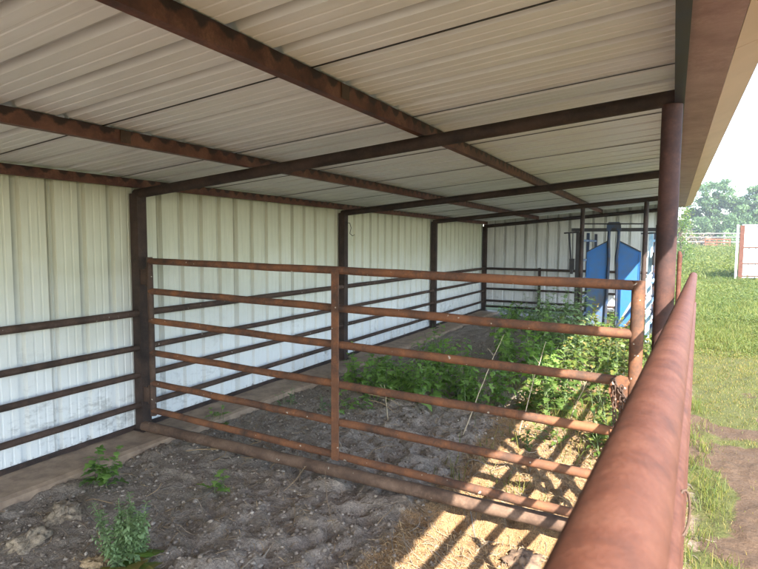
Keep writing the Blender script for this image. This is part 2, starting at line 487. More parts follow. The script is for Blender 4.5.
# ribbed sheet profile: (offset along width, height) for one 0.9144 m panel, major ribs 0.2286 apart
def prof(width=0.9144):
    pts = []
    n = 4; st = width / 4
    for i in range(n):
        b0 = i * st
        for o_, h_ in ((0.0, 0.0), (0.012, 0.030), (0.052, 0.030), (0.064, 0.0), (0.112, 0.0), (0.116, 0.0025), (0.126, 0.0025), (0.130, 0.0), (0.172, 0.0), (0.176, 0.0025), (0.186, 0.0025), (0.190, 0.0)):
            pts.append((b0 + o_, h_))
    pts.append((width, 0.0))
    return pts

def ribbed(mb, fn, w0, w1, l0, l1, thick=0.0012, nl=2, lift=0.0, pw=0.9144, full=False):
    """fn(wpos, height, lpos) -> xyz.  sheet from w0 to w1, along l0..l1"""
    pr = [(w0 + o_, h_) for o_, h_ in prof(pw) + [(pw + 0.008, 0.024), (pw + 0.02, 0.026)] if w0 + o_ < w1 - 1e-6] + [(w1, 0.0)]
    ls = [l0 + (l1 - l0) * i / nl for i in range(nl + 1)]
    base = len(mb.v); n = len(pr)
    for side in (0, thick):
        for l in ls:
            for (w_, h_) in pr:
                mb.v.append(tuple(fn(w_, h_ + side + lift, l))); mb.c.append(min(1.0, h_ / 0.03) if full or ((w_ - w0) % (pw / 4)) < 0.03 else 0.0)
    L = len(ls)
    for s_ in range(2):
        for i in range(L - 1):
            for j in range(n - 1):
                q = base + s_ * L * n + i * n + j
                f = (q, q + 1, q + n + 1, q + n)
                mb.f.append(f if s_ else f[::-1]); mb.sm.append(False)
    for i in range(L - 1):
        for j in (0, n - 1):
            q = base + i * n + j
            mb.f.append((q, q + n, q + n + L * n, q + L * n)); mb.sm.append(False)
    for j in range(n - 1):
        for i in (0, L - 1):
            q = base + i * n + j
            mb.f.append((q, q + 1, q + 1 + L * n, q + L * n)); mb.sm.append(False)

# roof panels, each a part; a lap of the next panel sits on the last one
PW = 0.967
y = 1.86 - 5 * PW; k = 0
while y < 12.0:
    mb = MB(); y1 = min(y + PW + 0.02, 12.32)
    sl_ = (k % 2) * 0.005 + rnd.uniform(0, 0.001)
    dz = rnd.uniform(-0.001, 0.001)
    # deeper eave added out of view by the camera to cast the shade edge
    xe = 0.62 if y < 2.0 else 0.262
    ribbed(mb, lambda w_, h_, l, dz=dz: (l, w_, ZL(l) + 0.118 + h_ + dz * (l > -2)), y, y1, -3.93, xe, nl=3, lift=sl_, pw=PW, full=True)
    part(mb, 'roof_panel', M['roof']); y += PW; k += 1

# dark strips added for the shadowed gap where two roof panels lap
ysm = 1.86 - 4 * PW
while ysm < 12.1:
    mb = MB(); x1 = 0.25 if ysm > 2.0 else 0.55
    zs_ = lambda X: ZL(X) + 0.118
    mb.add([(-3.9, ysm - 0.004, zs_(-3.9) - 0.0035), (x1, ysm - 0.004, zs_(x1) - 0.0035), (x1, ysm + 0.004, zs_(x1) - 0.0035), (-3.9, ysm + 0.004, zs_(-3.9) - 0.0035),
            (-3.9, ysm - 0.004, zs_(-3.9) - 0.0005), (x1, ysm - 0.004, zs_(x1) - 0.0005), (x1, ysm + 0.004, zs_(x1) - 0.0005), (-3.9, ysm + 0.004, zs_(-3.9) - 0.0005)],
           [(0, 3, 2, 1), (4, 5, 6, 7), (0, 1, 5, 4), (1, 2, 6, 5), (2, 3, 7, 6), (3, 0, 4, 7)])
    part(mb, 'roof_seam', M['black']); ysm += PW
# purlins (C-section: web, two flanges, lip)
def cpurlin(x, y0, y1, h=0.072, wf=0.042, side=1):
    mb = MB(); t_ = 0.003
    zb = ZL(x) + 0.041
    mb.box((x, y0, zb), (x + t_, y1, zb + h))
    sx = 1 if side > 0 else -1
    xa, xb = sorted((x + (t_ if sx > 0 else 0), x + sx * wf))
    mb.box((xa, y0, zb), (xb, y1, zb + t_))
    mb.box((xa, y0, zb + h - t_), (xb, y1, zb + h))
    return mb
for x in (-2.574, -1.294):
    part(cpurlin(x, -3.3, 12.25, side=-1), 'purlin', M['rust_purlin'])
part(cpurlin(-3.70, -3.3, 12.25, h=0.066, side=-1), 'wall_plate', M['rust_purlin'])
# purlin splice plates
for x, ysp in ((-2.574, 1.98), (-1.294, 2.10)):
    mb = MB(); zb = ZL(x) + 0.041
    mb.box((x + 0.004, ysp - 0.03, zb + 0.006), (x + 0.010, ysp + 0.03, zb + 0.067))
    part(mb, 'splice_plate', M['rust_dark'])
# rafters
for i, yy in enumerate(YB):
    mb = MB()
    x1 = -0.02
    mb.tube(line((XW - 0.02, yy, ZL(XW - 0.02)), (x1, yy, ZL(x1)), 12), 0.037, 18)
    part(mb, 'rafter', M['rust_frame'])
# posts
for yy in YB:
    mb = MB(); mb.box((XW - 0.043, yy - 0.043, -0.15), (XW + 0.043, yy + 0.043, ZL(XW) - 0.0))
    part(mb, 'wall_post', M['rust_frame'])
    mb = MB(); mb.box((XW - 0.07, yy - 0.07, 0.031), (XW + 0.075, yy + 0.07, 0.039)); part(mb, 'foot_plate', M['rust_frame'])
for yy in YB:
    if abs(yy + 0.1) < 0.05: continue            # wide opening where the picture was taken
    mb = MB(); mb.tube(line((XF - 0.009, yy, -0.15), (XF - 0.009, yy, 2.199), 8), 0.0445, 24)
    part(mb, 'front_post', M['rust_post'])
for x in (-1.26, -0.37):
    mb = MB(); mb.tube(line((x, 9.104, -0.15), (x, 9.104, ZL(x) - 0.03), 4), 0.033, 16)
    part(mb, 'inner_post', M['rust_frame'])
# head beam, channel, fascia along the open front
mb = MB(); mb.box((-0.021, -3.3, 2.200), (0.020, 12.2, 2.246)); part(mb, 'head_beam', M['head_beam'], 'dark square tube running along the tops of the front posts')
mb = MB(); mb.box((0.0205, -3.3, 2.262), (0.170, 12.2, 2.266)); mb.box((0.166, -3.3, 2.2665), (0.170, 12.2, 2.335)); mb.box((0.0205, -3.3, 2.2665), (0.0245, 12.2, 2.335))
part(mb, 'eave_channel', M['rust_plate'])
for (ya, yb_) in ((-3.3, -0.6), (-0.597, 2.44), (2.444, 5.5), (5.504, 8.55), (8.554, 12.2)):
    mb = MB()
    pts = [(0.1715, 2.262), (0.280, 2.300), (0.284, 2.385), (0.281, 2.3855), (0.277, 2.303), (0.1715, 2.2655)]
    n = len(pts)
    mb.add([(x, yy, z) for yy in (ya, yb_) for x, z in pts], [(i, (i + 1) % n, n + (i + 1) % n, n + i) for i in range(n)] + [tuple(range(n))[::-1], tuple(range(n, 2 * n))])
    part(mb, 'fascia', M['trim'])
# wall sheets of the back wall (x = -3.80), ribs point outward
XS = -3.800
y = -3.2; k = 0
while y < 12.1:
    mb = MB(); y1 = min(y + 0.9144 + 0.02, 12.16)
    lf = (k % 2) * 0.004
    zb = 0.034 + rnd.uniform(0, 0.004)
    ribbed(mb, lambda w_, h_, l: (XS - h_, w_, l), y, y1, zb, ZL(XS) + 0.10, nl=4, lift=lf)
    part(mb, 'wall_panel', M['wall']); y += 0.9144; k += 1
# end wall sheets (y = 12.15)
x = -3.79; k = 0
while x < -0.1:
    mb = MB(); x1 = min(x + 0.9144 + 0.02, -0.03)
    ribbed(mb, lambda w_, h_, l: (w_, 12.15 + h_, l if l < 1 else ZL(w_) + 0.116), x, x1, 0.16, 2.0, nl=1, lift=(k % 2) * 0.004)
    part(mb, 'end_wall_panel', M['wall_end']); x += 0.9144; k += 1
mb = MB(); mb.box((-3.797, -3.2, 0.022), (-3.775, 12.1, 0.062)); part(mb, 'base_angle', M['rust_frame'])
# footing along the back wall and the end wall
mb = MB()
xsf = [-3.87, -3.46, -3.425, -3.415]
zf = [0.03, 0.024, 0.012, -0.12]
ysf = [-3.3 + i * 0.11 for i in range(142)]
vs = []
for yy in ysf:
    j = float(vnoise(yy, 0, 2.5, 77)) - 0.5; j2 = float(vnoise(yy, 3, 7, 78)) - 0.5
    for a, z in zip(xsf, zf):
        vs.append((a + (0.03 * j if a > -3.5 else 0), yy, z + (0.010 * j2 if z > 0 else 0)))
vs += [(p[0], p[1], -0.14) for p in ()]
fs = []
for i in range(len(ysf) - 1):
    for q in range(3):
        a = i * 4 + q; fs.append((a, a + 1, a + 5, a + 4))
mb.add(vs, fs, False)
part(mb, 'footing', M['concrete'])
# wall rails, butted between the posts
def rail_seg(P, Q, r, m, name='wall_rail', n=12):
    mb = MB(); mb.tube(line(P, Q, 6, wob=0.002), r, n); part(mb, name, m)
for z, r in ((0.980, 0.027), (0.703, 0.023), (0.483, 0.023), (0.241, 0.023)):
    for i in range(len(YB) - 1):
        rail_seg((XW + 0.01, YB[i] + 0.040, z), (XW + 0.01, YB[i + 1] - 0.040, z), r, M['rust_dark'])
for z, r in ((0.980, 0.027), (0.53, 0.023), (0.262, 0.023), (0.13, 0.023)):
    rail_seg((XW + 0.04, 12.08, z), (-2.535, 12.08, z), r, M['rust_frame'], 'end_rail')
    rail_seg((-2.485, 12.08, z), (XF - 0.04, 12.08, z), r, M['rust_frame'], 'end_rail')
mb = MB(); mb.box((-2.533, 12.045, -0.1), (-2.487, 12.115, 1.02)); part(mb, 'end_wall_post', M['rust_frame'])
# wire hook on the second wall post, bolts are too small to see
mb = MB(); mb.tube([(-3.69, 6.02, 1.80), (-3.62, 6.02, 1.79), (-3.60, 6.02, 1.73), (-3.62, 6.02, 1.66), (-3.58, 6.02, 1.63), (-3.55, 6.02, 1.645)], 0.004, 6)
part(mb, 'wire_hook', M['black'])

# ------------------------------------------------------------------ the six-rail gate
gate = empty('pipe_gate', 'brown six-rail pipe gate across the shed with a flat centre upright', 'gate', (-3.60, 2.96, 0))
G = At(gate)
xl, yl, xr, yr = -3.60, 2.962, -0.136, 2.886
gz = [1.394, 1.159, 0.925, 0.671, 0.427, 0.206]
for k, z in enumerate(gz):
    mb = MB(); xe = xr if k != 2 and k < 6 else xr
    mb.tube(line((xl, yl, z), (xr - 0.02, yr, z - 0.042), 14, wob=0.0025), 0.0245, 18); G.build(mb, 'rail', M['rust_gate'])
mb = MB(); mb.tube(line((xl - 0.002, yl - 0.0, 1.425), (xl + 0.002, yl, 0.165), 6), 0.0235, 16); G.build(mb, 'stile', M['rust_dark'])
mb = MB(); mb.tube(line((xr, yr, 1.375), (xr - 0.004, yr, 0.10), 8), 0.031, 20); G.build(mb, 'stile', M['rust_gate'])
tm = (-1.846 - xl) / (xr - xl)
ym = yl + tm * (yr - yl)
mb = MB(); mb.box((-1.846 - 0.026, ym - 0.036, 0.165), (-1.846 + 0.026, ym - 0.0265, 1.374)); G.build(mb, 'centre_upright', M['rust_gate'])
# hinges
for z in (1.27, 0.33):
    mb = MB(); mb.box((XW + 0.044, 2.945, z - 0.06), (xl - 0.02, 2.975, z + 0.06)); mb.tube([(xl - 0.035, 2.96, z - 0.075), (xl - 0.035, 2.96, z + 0.075)], 0.012, 10)
    G.build(mb, 'hinge', M['rust_dark'])
# latch plate with a chain
mb = MB(); pl = [(-0.255, 0.955), (-0.20, 0.985), (-0.155, 0.975), (-0.155, 0.80), (-0.19, 0.76), (-0.24, 0.80), (-0.262, 0.88)]
n = len(pl)
mb.add([(x, 2.858, z - 0.045) for x, z in pl] + [(x, 2.866, z - 0.045) for x, z in pl], [tuple(range(n)), tuple(range(n, 2 * n))[::-1]] + [(i, n + i, n + (i + 1) % n, (i + 1) % n) for i in range(n)])
mb.v = [(-0.2 + (x + 0.2) * 0.8, y, 0.83 + (z - 0.83) * 0.8) for x, y, z in mb.v]
lp = G.build(mb, 'latch_plate', M['rust_gate'])
mb = MB()
def link(mb, c, d, flip, s=0.017):
    d = Vector(d).normalized(); o = d.orthogonal().normalized()
    if flip: o = d.cross(o)
    pts = []
    for i in range(13):
        a = 2 * math.pi * i / 12
        pts.append(Vector(c) + d * math.cos(a) * s + o * math.sin(a) * s * 0.55)
    mb.tube(pts, 0.0038, 6, cap=False)
for strand in ((( -0.225, 2.845, 0.885), (-0.215, 2.845, 0.66)), ((-0.225, 2.845, 0.885), (-0.165, 2.84, 0.80)), ((-0.165, 2.84, 0.80), (-0.10, 2.88, 0.79)), ((-0.19, 2.84, 0.86), (-0.19, 2.845, 0.70))):
    a, b2 = Vector(strand[0]), Vector(strand[1]); nL = max(2, int((b2 - a).length / 0.026))
    for i in range(nL + 1): link(mb, a.lerp(b2, i / nL), b2 - a, i % 2)
G.build(mb, 'chain', M['rust_dark'])

# heavy pipe lying along the ground below the gate
mb = MB(); mb.tube(line((-3.70, 2.95, 0.068), (-0.03, 2.95, 0.062), 24, wob=0.002), 0.040, 24)
gp = mb.build('ground_pipe', M['pipe_dusty'])
tag(gp, 'thick dusty steel pipe lying on the dirt directly below the gate', 'pipe')

# ------------------------------------------------------------------ near corral panel (top pipe runs past the camera)
panel = empty('corral_panel', 'red-brown pipe panel whose thick top rail runs close past the lower right', 'corral panel', (0.0, 2.0, 0))
P = At(panel)
def pl_pt(y_, z_, dx=0.0): return (-0.036 + 0.0371 * y_ + dx, y_, z_)
def ptop(y_): return 1.379 - 0.0167 * y_
mb = MB(); mb.tube(line(pl_pt(-2.6, ptop(-2.6)), pl_pt(5.2, ptop(5.2)), 40), 0.0285, 40, cap=False)
# open pipe end
e0 = Vector(pl_pt(5.2, ptop(5.2))); 
mb.tube([e0, e0 - Vector((0.0371, 1, -0.0167)) * 0.05], 0.0245, 24, cap=True)
P.build(mb, 'top_rail', M['rust_near'])
for zz in (1.135, 0.905, 0.665, 0.44, 0.20):
    mb = MB(); mb.tube(line(pl_pt(-2.55, zz + 0.03, 0.008), pl_pt(5.05, zz - 0.06, 0.008), 24, wob=0.001), 0.024, 20); P.build(mb, 'rail', M['rust_near'])
for yy in (-2.5, 0.05 - 0.6, 1.55, 4.95):
    mb = MB(); x_, y_, _ = pl_pt(yy, 0)
    if yy == 1.55 : mb.beam((x_ - 0.016, yy, 0.12), (x_ - 0.016, yy, ptop(yy) - 0.03), 0.008, 0.05, up=(0, 1, 0))
    else: mb.tube(line((x_, yy, 0.02), (x_, yy, ptop(yy) - 0.02), 3), 0.024, 16)
    P.build(mb, 'upright', M['rust_near'])
# loop of wire tied round the rails
mb = MB()
pts = []
for i in range(15):
    a = math.pi * 2 * i / 14
    pts.append((0.033 + 0.010 * math.cos(a), 1.03 + 0.012 * math.cos(a), 1.10 + 0.04 * math.sin(a)))
mb.tube(pts, 0.0022, 6, cap=False)
wl = mb.build('wire_loop', M['rust_dark']); tag(wl, 'loop of rusty wire tied round the near panel rails', 'wire')

# second panel beyond the front posts
p2 = empty('corral_panel', 'red-brown pipe panel standing behind the round front shed post', 'corral panel', (0.075, 7.5, 0))
P2 = At(p2)
for zz in (1.40, 1.16, 0.92, 0.68, 0.44, 0.2):
    mb = MB(); mb.tube(line((0.075, 7.5, zz), (0.10, 10.6, zz - 0.02), 6, wob=0.001), 0.024, 12); P2.build(mb, 'rail', M['rust_near'])
for yy in (7.5, 9.0, 10.6):
    mb = MB(); mb.tube([(0.075 + 0.008 * (yy - 7.5), yy, -0.05), (0.075 + 0.008 * (yy - 7.5), yy, 1.43)], 0.026, 14); P2.build(mb, 'upright', M['rust_near'])

# ------------------------------------------------------------------ cattle squeeze chute at the far end
ch = empty('squeeze_chute', 'blue cattle head gate and chute with two tall slant-topped doors at the far end', 'cattle chute', (-0.85, 9.6, 0))
C = At(ch)
YC = 9.62
def poly(mb, pts, y0, y1):
    n = len(pts)
    mb.add([(x, y0, z) for x, z in pts] + [(x, y1, z) for x, z in pts], [tuple(range(n)), tuple(range(n, 2 * n))[::-1]] + [(i, n + i, n + (i + 1) % n, (i + 1) % n) for i in range(n)])
mb = MB(); poly(mb, [(-1.235, 0.95), (-0.93, 0.95), (-0.925, 1.59), (-1.245, 1.41)], YC, YC + 0.006)
mb.box((-1.245, YC - 0.012, 0.95), (-1.215, YC - 0.001, 1.41)); 
d1 = C.build(mb, 'head_door', M['blue'])
mb = MB(); mb.beam((-1.245, YC - 0.008, 1.415), (-0.925, YC - 0.008, 1.597), 0.014, 0.02, up=(0, 1, 0)); mb.v = [(x + 0.85, y - 9.6, z) for x, y, z in mb.v]; mb.build('door_edge', M['black'], d1).parent = d1
mb = MB(); poly(mb, [(-1.225, 0.22), (-0.935, 0.22), (-0.935, 0.945), (-1.23, 0.945)], YC + 0.001, YC + 0.007)
C.build(mb, 'lower_door', M['blue_grey'])
mb = MB(); poly(mb, [(-0.77, 0.95), (-0.445, 0.95), (-0.44, 1.42), (-0.765, 1.59)], YC, YC + 0.006)
mb.box((-0.468, YC - 0.012, 0.95), (-0.44, YC - 0.001, 1.42))
d2 = C.build(mb, 'head_door', M['blue'])
mb = MB(); mb.beam((-0.765, YC - 0.008, 1.597), (-0.44, YC - 0.008, 1.425), 0.014, 0.02, up=(0, 1, 0)); mb.v = [(x + 0.85, y - 9.6, z) for x, y, z in mb.v]; mb.build('door_edge', M['black'], d2).parent = d2
mb = MB(); poly(mb, [(-0.765, 0.22), (-0.46, 0.22), (-0.455, 0.945), (-0.767, 0.945)], YC + 0.001, YC + 0.007)
C.build(mb, 'lower_door', M['blue'])
# neck bars joined at the top
mb = MB(); mb.tube([(-0.93, YC - 0.03, 0.15), (-0.915, YC - 0.03, 0.9), (-0.905, YC - 0.03, 1.35), (-0.918, YC - 0.03, 1.6), (-0.915, YC - 0.03, 1.83)], 0.024, 12); C.build(mb, 'neck_bar', M['blue_dark'])
mb = MB(); mb.tube([(-0.765, YC - 0.03, 0.15), (-0.775, YC - 0.03, 0.9), (-0.79, YC - 0.03, 1.35), (-0.772, YC - 0.03, 1.6), (-0.772, YC - 0.03, 1.83)], 0.024, 12); C.build(mb, 'neck_bar', M['blue_dark'])
mb = MB(); poly(mb, [(-0.955, 1.76), (-0.885, 1.76), (-0.875, 1.80), (-0.81, 1.80), (-0.80, 1.76), (-0.735, 1.76), (-0.745, 1.875), (-0.77, 1.895), (-0.92, 1.895), (-0.945, 1.875)], YC - 0.075, YC - 0.056); C.build(mb, 'top_yoke', M['blue_dark'])
mb = MB(); mb.box((-1.49, YC - 0.05, 1.745), (-0.22, YC - 0.005, 1.80)); C.build(mb, 'cross_bar', M['black'])
mb = MB(); mb.tube([(-1.34, YC - 0.09, 1.87), (-0.36, YC - 0.09, 1.86)], 0.011, 8); C.build(mb, 'pull_rod', M['black'])
for x, m_ in ((-1.395, M['black']), (-0.31, M['sunlit_blue'])):
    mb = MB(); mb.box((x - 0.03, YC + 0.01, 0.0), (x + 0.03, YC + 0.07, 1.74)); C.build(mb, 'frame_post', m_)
mb = MB(); mb.tube([(-1.60, YC - 0.1, 1.72), (-1.36, YC - 0.1, 1.735)], 0.012, 8); mb.tube([(-1.52, YC - 0.1, 1.72), (-1.48, YC - 0.1, 1.33), (-1.46, YC - 0.1, 1.10)], 0.014, 8)
mb.tube([(-1.46, YC - 0.1, 1.72), (-1.45, YC - 0.1, 1.28)], 0.008, 8); C.build(mb, 'lever', M['black'])
mb = MB(); mb.box((-1.495, YC - 0.14, 1.12), (-1.42, YC - 0.07, 1.30)); mb.box((-1.48, YC - 0.15, 1.05), (-1.44, YC - 0.08, 1.12)); C.build(mb, 'latch_box', M['black'])
mb = MB(); mb.tube([(-0.45, YC - 0.1, 1.71), (-0.22, YC - 0.1, 1.72)], 0.011, 8); mb.tube([(-0.235, YC - 0.1, 1.84), (-0.24, YC - 0.1, 1.3)], 0.010, 8); C.build(mb, 'lever', M['black'])
mb = MB(); mb.box((-0.275, YC - 0.14, 1.22), (-0.215, YC - 0.07, 1.42)); C.build(mb, 'latch_box', M['black'])
# body: side bars and floor behind the head gate
for sx in (-1.36, -0.27):
    for z in (0.30, 0.62, 0.94, 1.26, 1.60):
        mb = MB(); mb.tube([(sx, YC + 0.07, z), (sx, 11.75, z)], 0.02, 10); C.build(mb, 'side_bar', M['sunlit_blue'] if sx > -1 else M['blue_grey'])
    for yy in (10.6, 11.75):
        mb = MB(); mb.box((sx - 0.025, yy - 0.025, 0.0), (sx + 0.025, yy + 0.025, 1.74)); C.build(mb, 'side_upright', M['blue_dark'])
mb = MB()
for i in range(4):
    z = 0.35 + i * 0.27
    mb.beam((-0.245, YC - 0.02, z), (-0.175, YC - 0.02, z + 0.25), 0.012, 0.02, up=(0, 1, 0)); mb.beam((-0.175, YC - 0.035, z), (-0.245, YC - 0.035, z + 0.25), 0.012, 0.02, up=(0, 1, 0))
C.build(mb, 'linkage', M['rust_near'])
mb = MB(); mb.box((-1.33, YC + 0.08, 0.02), (-0.30, 11.7, 0.05)); C.build(mb, 'floor_plate', M['rust_frame'])

# boards leaning in the weeds
mb = MB(); mb.beam((-0.80, 8.95, 0.10), (-0.45, 9.0, 0.80), 0.03, 0.10, up=(0, 1, 0)); o = mb.build('board', M['grey_board']); tag(o, 'pale grey weathered board leaning in the weeds before the blue doors', 'board')
mb = MB(); mb.beam((-0.74, 8.7, 0.05), (-0.40, 8.75, 0.62), 0.03, 0.07, up=(0, 1, 0)); o = mb.build('board', M['rust_near']); tag(o, 'red-brown board leaning in the weeds just below the pale grey board', 'board')

# ------------------------------------------------------------------ plants
def leaf_shape(kind):
    """half outline of a leaf (u along midrib 0..1, w half width) """
    if kind == 'lobed':
        return [(0.0, 0.0), (0.10, 0.10), (0.05, 0.34), (0.22, 0.30), (0.28, 0.17), (0.38, 0.20), (0.42, 0.40), (0.60, 0.27), (0.62, 0.14), (0.80, 0.13), (1.0, 0.0)]
    if kind == 'oval':
        return [(0.0, 0.0), (0.15, 0.17), (0.4, 0.27), (0.7, 0.18), (1.0, 0.0)]
    if kind == 'broad':
        return [(0.0, 0.0), (-0.08, 0.25), (0.12, 0.42), (0.35, 0.40), (0.45, 0.44), (0.68, 0.26), (0.78, 0.24), (1.0, 0.0)]
    return [(0.0, 0.0), (0.3, 0.10), (0.6, 0.09), (1.0, 0.0)]

def add_leaf(mb, p, d, up, L, kind, fold=0.35, droop=0.35, col=0.5):
    d = d.normalized(); s = d.cross(up)
    if s.length < 1e-4: s = d.orthogonal()
    s.normalize(); n = s.cross(d).normalized()
    out = leaf_shape(kind)
    for sg in (1, -1):
        vs = []
        for (u_, w_) in out:
            z = -droop * u_ * u_ + fold * abs(w_)
            vs.append(p + d * (u_ * L) + n * (z * L))
            vs.append(p + d * (u_ * L) + s * (sg * w_ * L) + n * (z * L))
        fs = []
        for i in range(len(out) - 1):
            a = 2 * i
            fs.append((a, a + 1, a + 3, a + 2) if sg > 0 else (a, a + 2, a + 3, a + 1))
        mb.add(vs, fs, False, min(1, max(0, col + (0.06 if sg > 0 else -0.06))))

def weed(name, x, y, h, spread, nst, kind, L, label, cat, leafm='leaf', group=None, seed=0, gap=0.07, branch=0.5, stemm='green_stem', tone=0.5):
    rr = random.Random(seed * 31 + 5)
    z0 = float(ground(x, y)) - 0.01
    root = empty(name, label, cat, (x, y, z0), group)
    T = At(root)
    lf = MB(); stm = MB()
    base = Vector((x, y, z0))
    def shoot(p0, d0, ln, r, lvl, Ls):
        pts = [p0]; d = d0.normalized(); n = max(3, int(ln / 0.06)); p = p0.copy()
        for i in range(n):
            d = (d + Vector((rr.uniform(-.12, .12), rr.uniform(-.12, .12), 0.08))).normalized()
            p = p + d * (ln / n); pts.append(p.copy())
        stm.tube(pts, [r * (1 - 0.75 * i / n) for i in range(n + 1)], 5)
        a = rr.uniform(0, 6.28); s = 0.15 * ln
        while s < ln:
            t_ = s / ln; i = min(n - 1, int(t_ * n)); q = pts[i].lerp(pts[i + 1], t_ * n - i); dd = (pts[i + 1] - pts[i]).normalized()
            for side in (0, math.pi):
                o_ = dd.orthogonal().normalized(); o2 = dd.cross(o_)
                ang = a + side + rr.uniform(-.4, .4)
                out_ = o_ * math.cos(ang) + o2 * math.sin(ang)
                ld = (out_ + dd * rr.uniform(0.1, 0.7)).normalized()
                LL = Ls * (1 - 0.55 * t_) * rr.uniform(0.65, 1.2)
                pe = q + ld * LL * 0.3
                stm.tube([q, pe], 0.0012, 3, cap=False)
                add_leaf(lf, pe, ld + Vector((0, 0, rr.uniform(-.35, .15))), Vector((rr.uniform(-.25, .25), rr.uniform(-.25, .25), 1)), LL, kind, rr.uniform(.1, .45), rr.uniform(.1, .5), min(1, max(0, rr.gauss(tone, .2) + 0.15 * t_)))
                if lvl == 0 and rr.random() < branch and t_ < 0.8:
                    shoot(q, ld + dd * 0.7, ln * rr.uniform(.22, .42) * (1.1 - t_), r * .5, 1, Ls * .75)
            a += 1.57; s += gap * rr.uniform(.8, 1.25)
    for k in range(nst):
        ang = rr.uniform(0, 6.28); rad = spread * math.sqrt(rr.random())
        b0 = Vector((x + rad * math.cos(ang), y + rad * math.sin(ang), 0)); b0.z = float(ground(b0.x, b0.y)) - 0.01
        tilt = Vector((math.cos(ang), math.sin(ang), 0)) * rr.uniform(0.0, .45)
        shoot(b0, Vector((0, 0, 1)) + tilt, h * rr.uniform(.55, 1.05), 0.0055 if h > .3 else 0.003, 0 if h > .22 else 1, L)
    T.build(stm, 'stem', M[stemm]); T.build(lf, 'foliage', M[leafm])
    return root

weed('leafy_weed', -2.78, 5.05, 0.48, 0.24, 12, 'lobed', 0.14, 'low leafy green weed nearest the white wall, left end of the big clump', 'weed', seed=1, tone=.55)
weed('leafy_weed', -2.30, 5.0, 0.52, 0.26, 13, 'lobed', 0.15, 'dense bright green lobed weed in the middle of the clump behind the gate centre upright', 'weed', seed=2, tone=.62)
weed('leafy_weed', -1.86, 5.15, 0.55, 0.24, 11, 'lobed', 0.12, 'leafy weed crossed by a tall dry stalk behind the gate', 'weed', seed=3)
weed('leafy_weed', -1.55, 5.20, 0.50, 0.22, 9, 'lobed', 0.12, 'dark green weed at the right end of the shaded clump', 'weed', seed=4, tone=.42)
weed('leafy_weed', -2.2, 5.9, 0.66, 0.28, 9, 'lobed', 0.12, 'taller green weed standing at the back of the shaded clump', 'weed', seed=5, tone=.5)
weed('tall_weed', -1.30, 6.1, 0.95, 0.22, 9, 'lobed', 0.15, 'tall broad-leaved weed in shade under the left half of the blue doors', 'weed', seed=6, tone=.5, gap=.085)
weed('tall_weed', -1.75, 7.1, 0.85, 0.26, 8, 'lobed', 0.14, 'tall weed rising above the second gate rail left of the inner post', 'weed', seed=7, tone=.42, gap=.085)
weed('tall_weed', -1.12, 7.4, 1.05, 0.24, 9, 'lobed', 0.14, 'tallest grey-green weed in front of the left blue door', 'weed', 'leaf_sage', seed=8, tone=.5, gap=.08)
weed('tall_weed', -0.95, 5.2, 0.62, 0.22, 8, 'lobed', 0.15, 'broad-leaved weed at the edge of the sunlight behind the gate', 'weed', 'leaf_bright', seed=9, tone=.45, gap=.08)
weed('sunlit_weed', -0.62, 5.6, 0.55, 0.25, 9, 'broad', 0.10, 'sunlit yellow-green weed behind the right end of the gate', 'weed', 'leaf_bright', seed=10, tone=.55)
weed('sunlit_weed', -0.50, 6.9, 0.72, 0.25, 9, 'broad', 0.10, 'bright sunlit weed with yellowed leaves below the right blue door', 'weed', 'leaf_bright', seed=11, tone=.7)
weed('sunlit_weed', -0.30, 5.0, 0.40, 0.20, 7, 'oval', 0.08, 'small sunlit weed beside the foot of the gate end', 'weed', 'leaf_bright', seed=12, tone=.45)
weed('sunlit_weed', -0.28, 8.3, 0.62, 0.24, 8, 'broad', 0.09, 'sunlit weed between the gate end stile and the front post', 'weed', 'leaf_bright', seed=13, tone=.5)
weed('sunlit_weed', -0.72, 8.2, 0.45, 0.25, 8, 'broad', 0.09, 'weed crowding the foot of the leaning boards', 'weed', 'leaf_bright', seed=14, tone=.6)
weed('sunlit_weed', -0.88, 4.35, 0.24, 0.22, 8, 'oval', 0.07, 'low yellow-green weed in the sunlit straw beyond the gate', 'weed', 'leaf_bright', seed=15, tone=.5)
weed('leafy_weed', -2.62, 4.35, 0.22, 0.13, 6, 'lobed', 0.09, 'small green weed on bare dirt just right of the gate centre upright', 'weed', seed=16, tone=.55)
weed('leafy_weed', -2.86, 4.30, 0.17, 0.08, 4, 'oval', 0.06, 'thin dark weed on bare dirt just left of the gate centre upright', 'weed', 'leaf_sage', seed=17, tone=.3)
weed('seedling', -3.19, 2.20, 0.27, 0.05, 5, 'lobed', 0.11, 'dark green seedling beside the wall footing, left of the gate post', 'weed', seed=18, tone=.35)
weed('seedling', -2.49, 2.53, 0.19, 0.03, 3, 'lobed', 0.10, 'small bright seedling alone on bare dirt before the gate', 'weed', seed=19, tone=.75)
weed('seedling', -3.46, 3.50, 0.18, 0.06, 4, 'lobed', 0.10, 'small seedling on the wall footing behind the hinge end of the gate', 'weed', seed=20, tone=.5)
weed('seedling', -3.28, 4.25, 0.22, 0.07, 5, 'oval', 0.06, 'dim seedling near the wall footing between the first two wall posts', 'weed', 'leaf_sage', seed=21, tone=.3)
weed('pigweed', -2.26, 1.70, 0.34, 0.06, 10, 'oval', 0.042, 'bushy grey-green pigweed in the lower left corner', 'weed', 'leaf_sage', seed=22, gap=.011, branch=.3, tone=.8)
weed('broadleaf_weed', -2.15, 1.62, 0.16, 0.09, 6, 'broad', 0.13, 'bright broad-leaved weed at the foot of the bushy pigweed', 'weed', 'leaf_bright', seed=23, gap=.05, tone=.75)
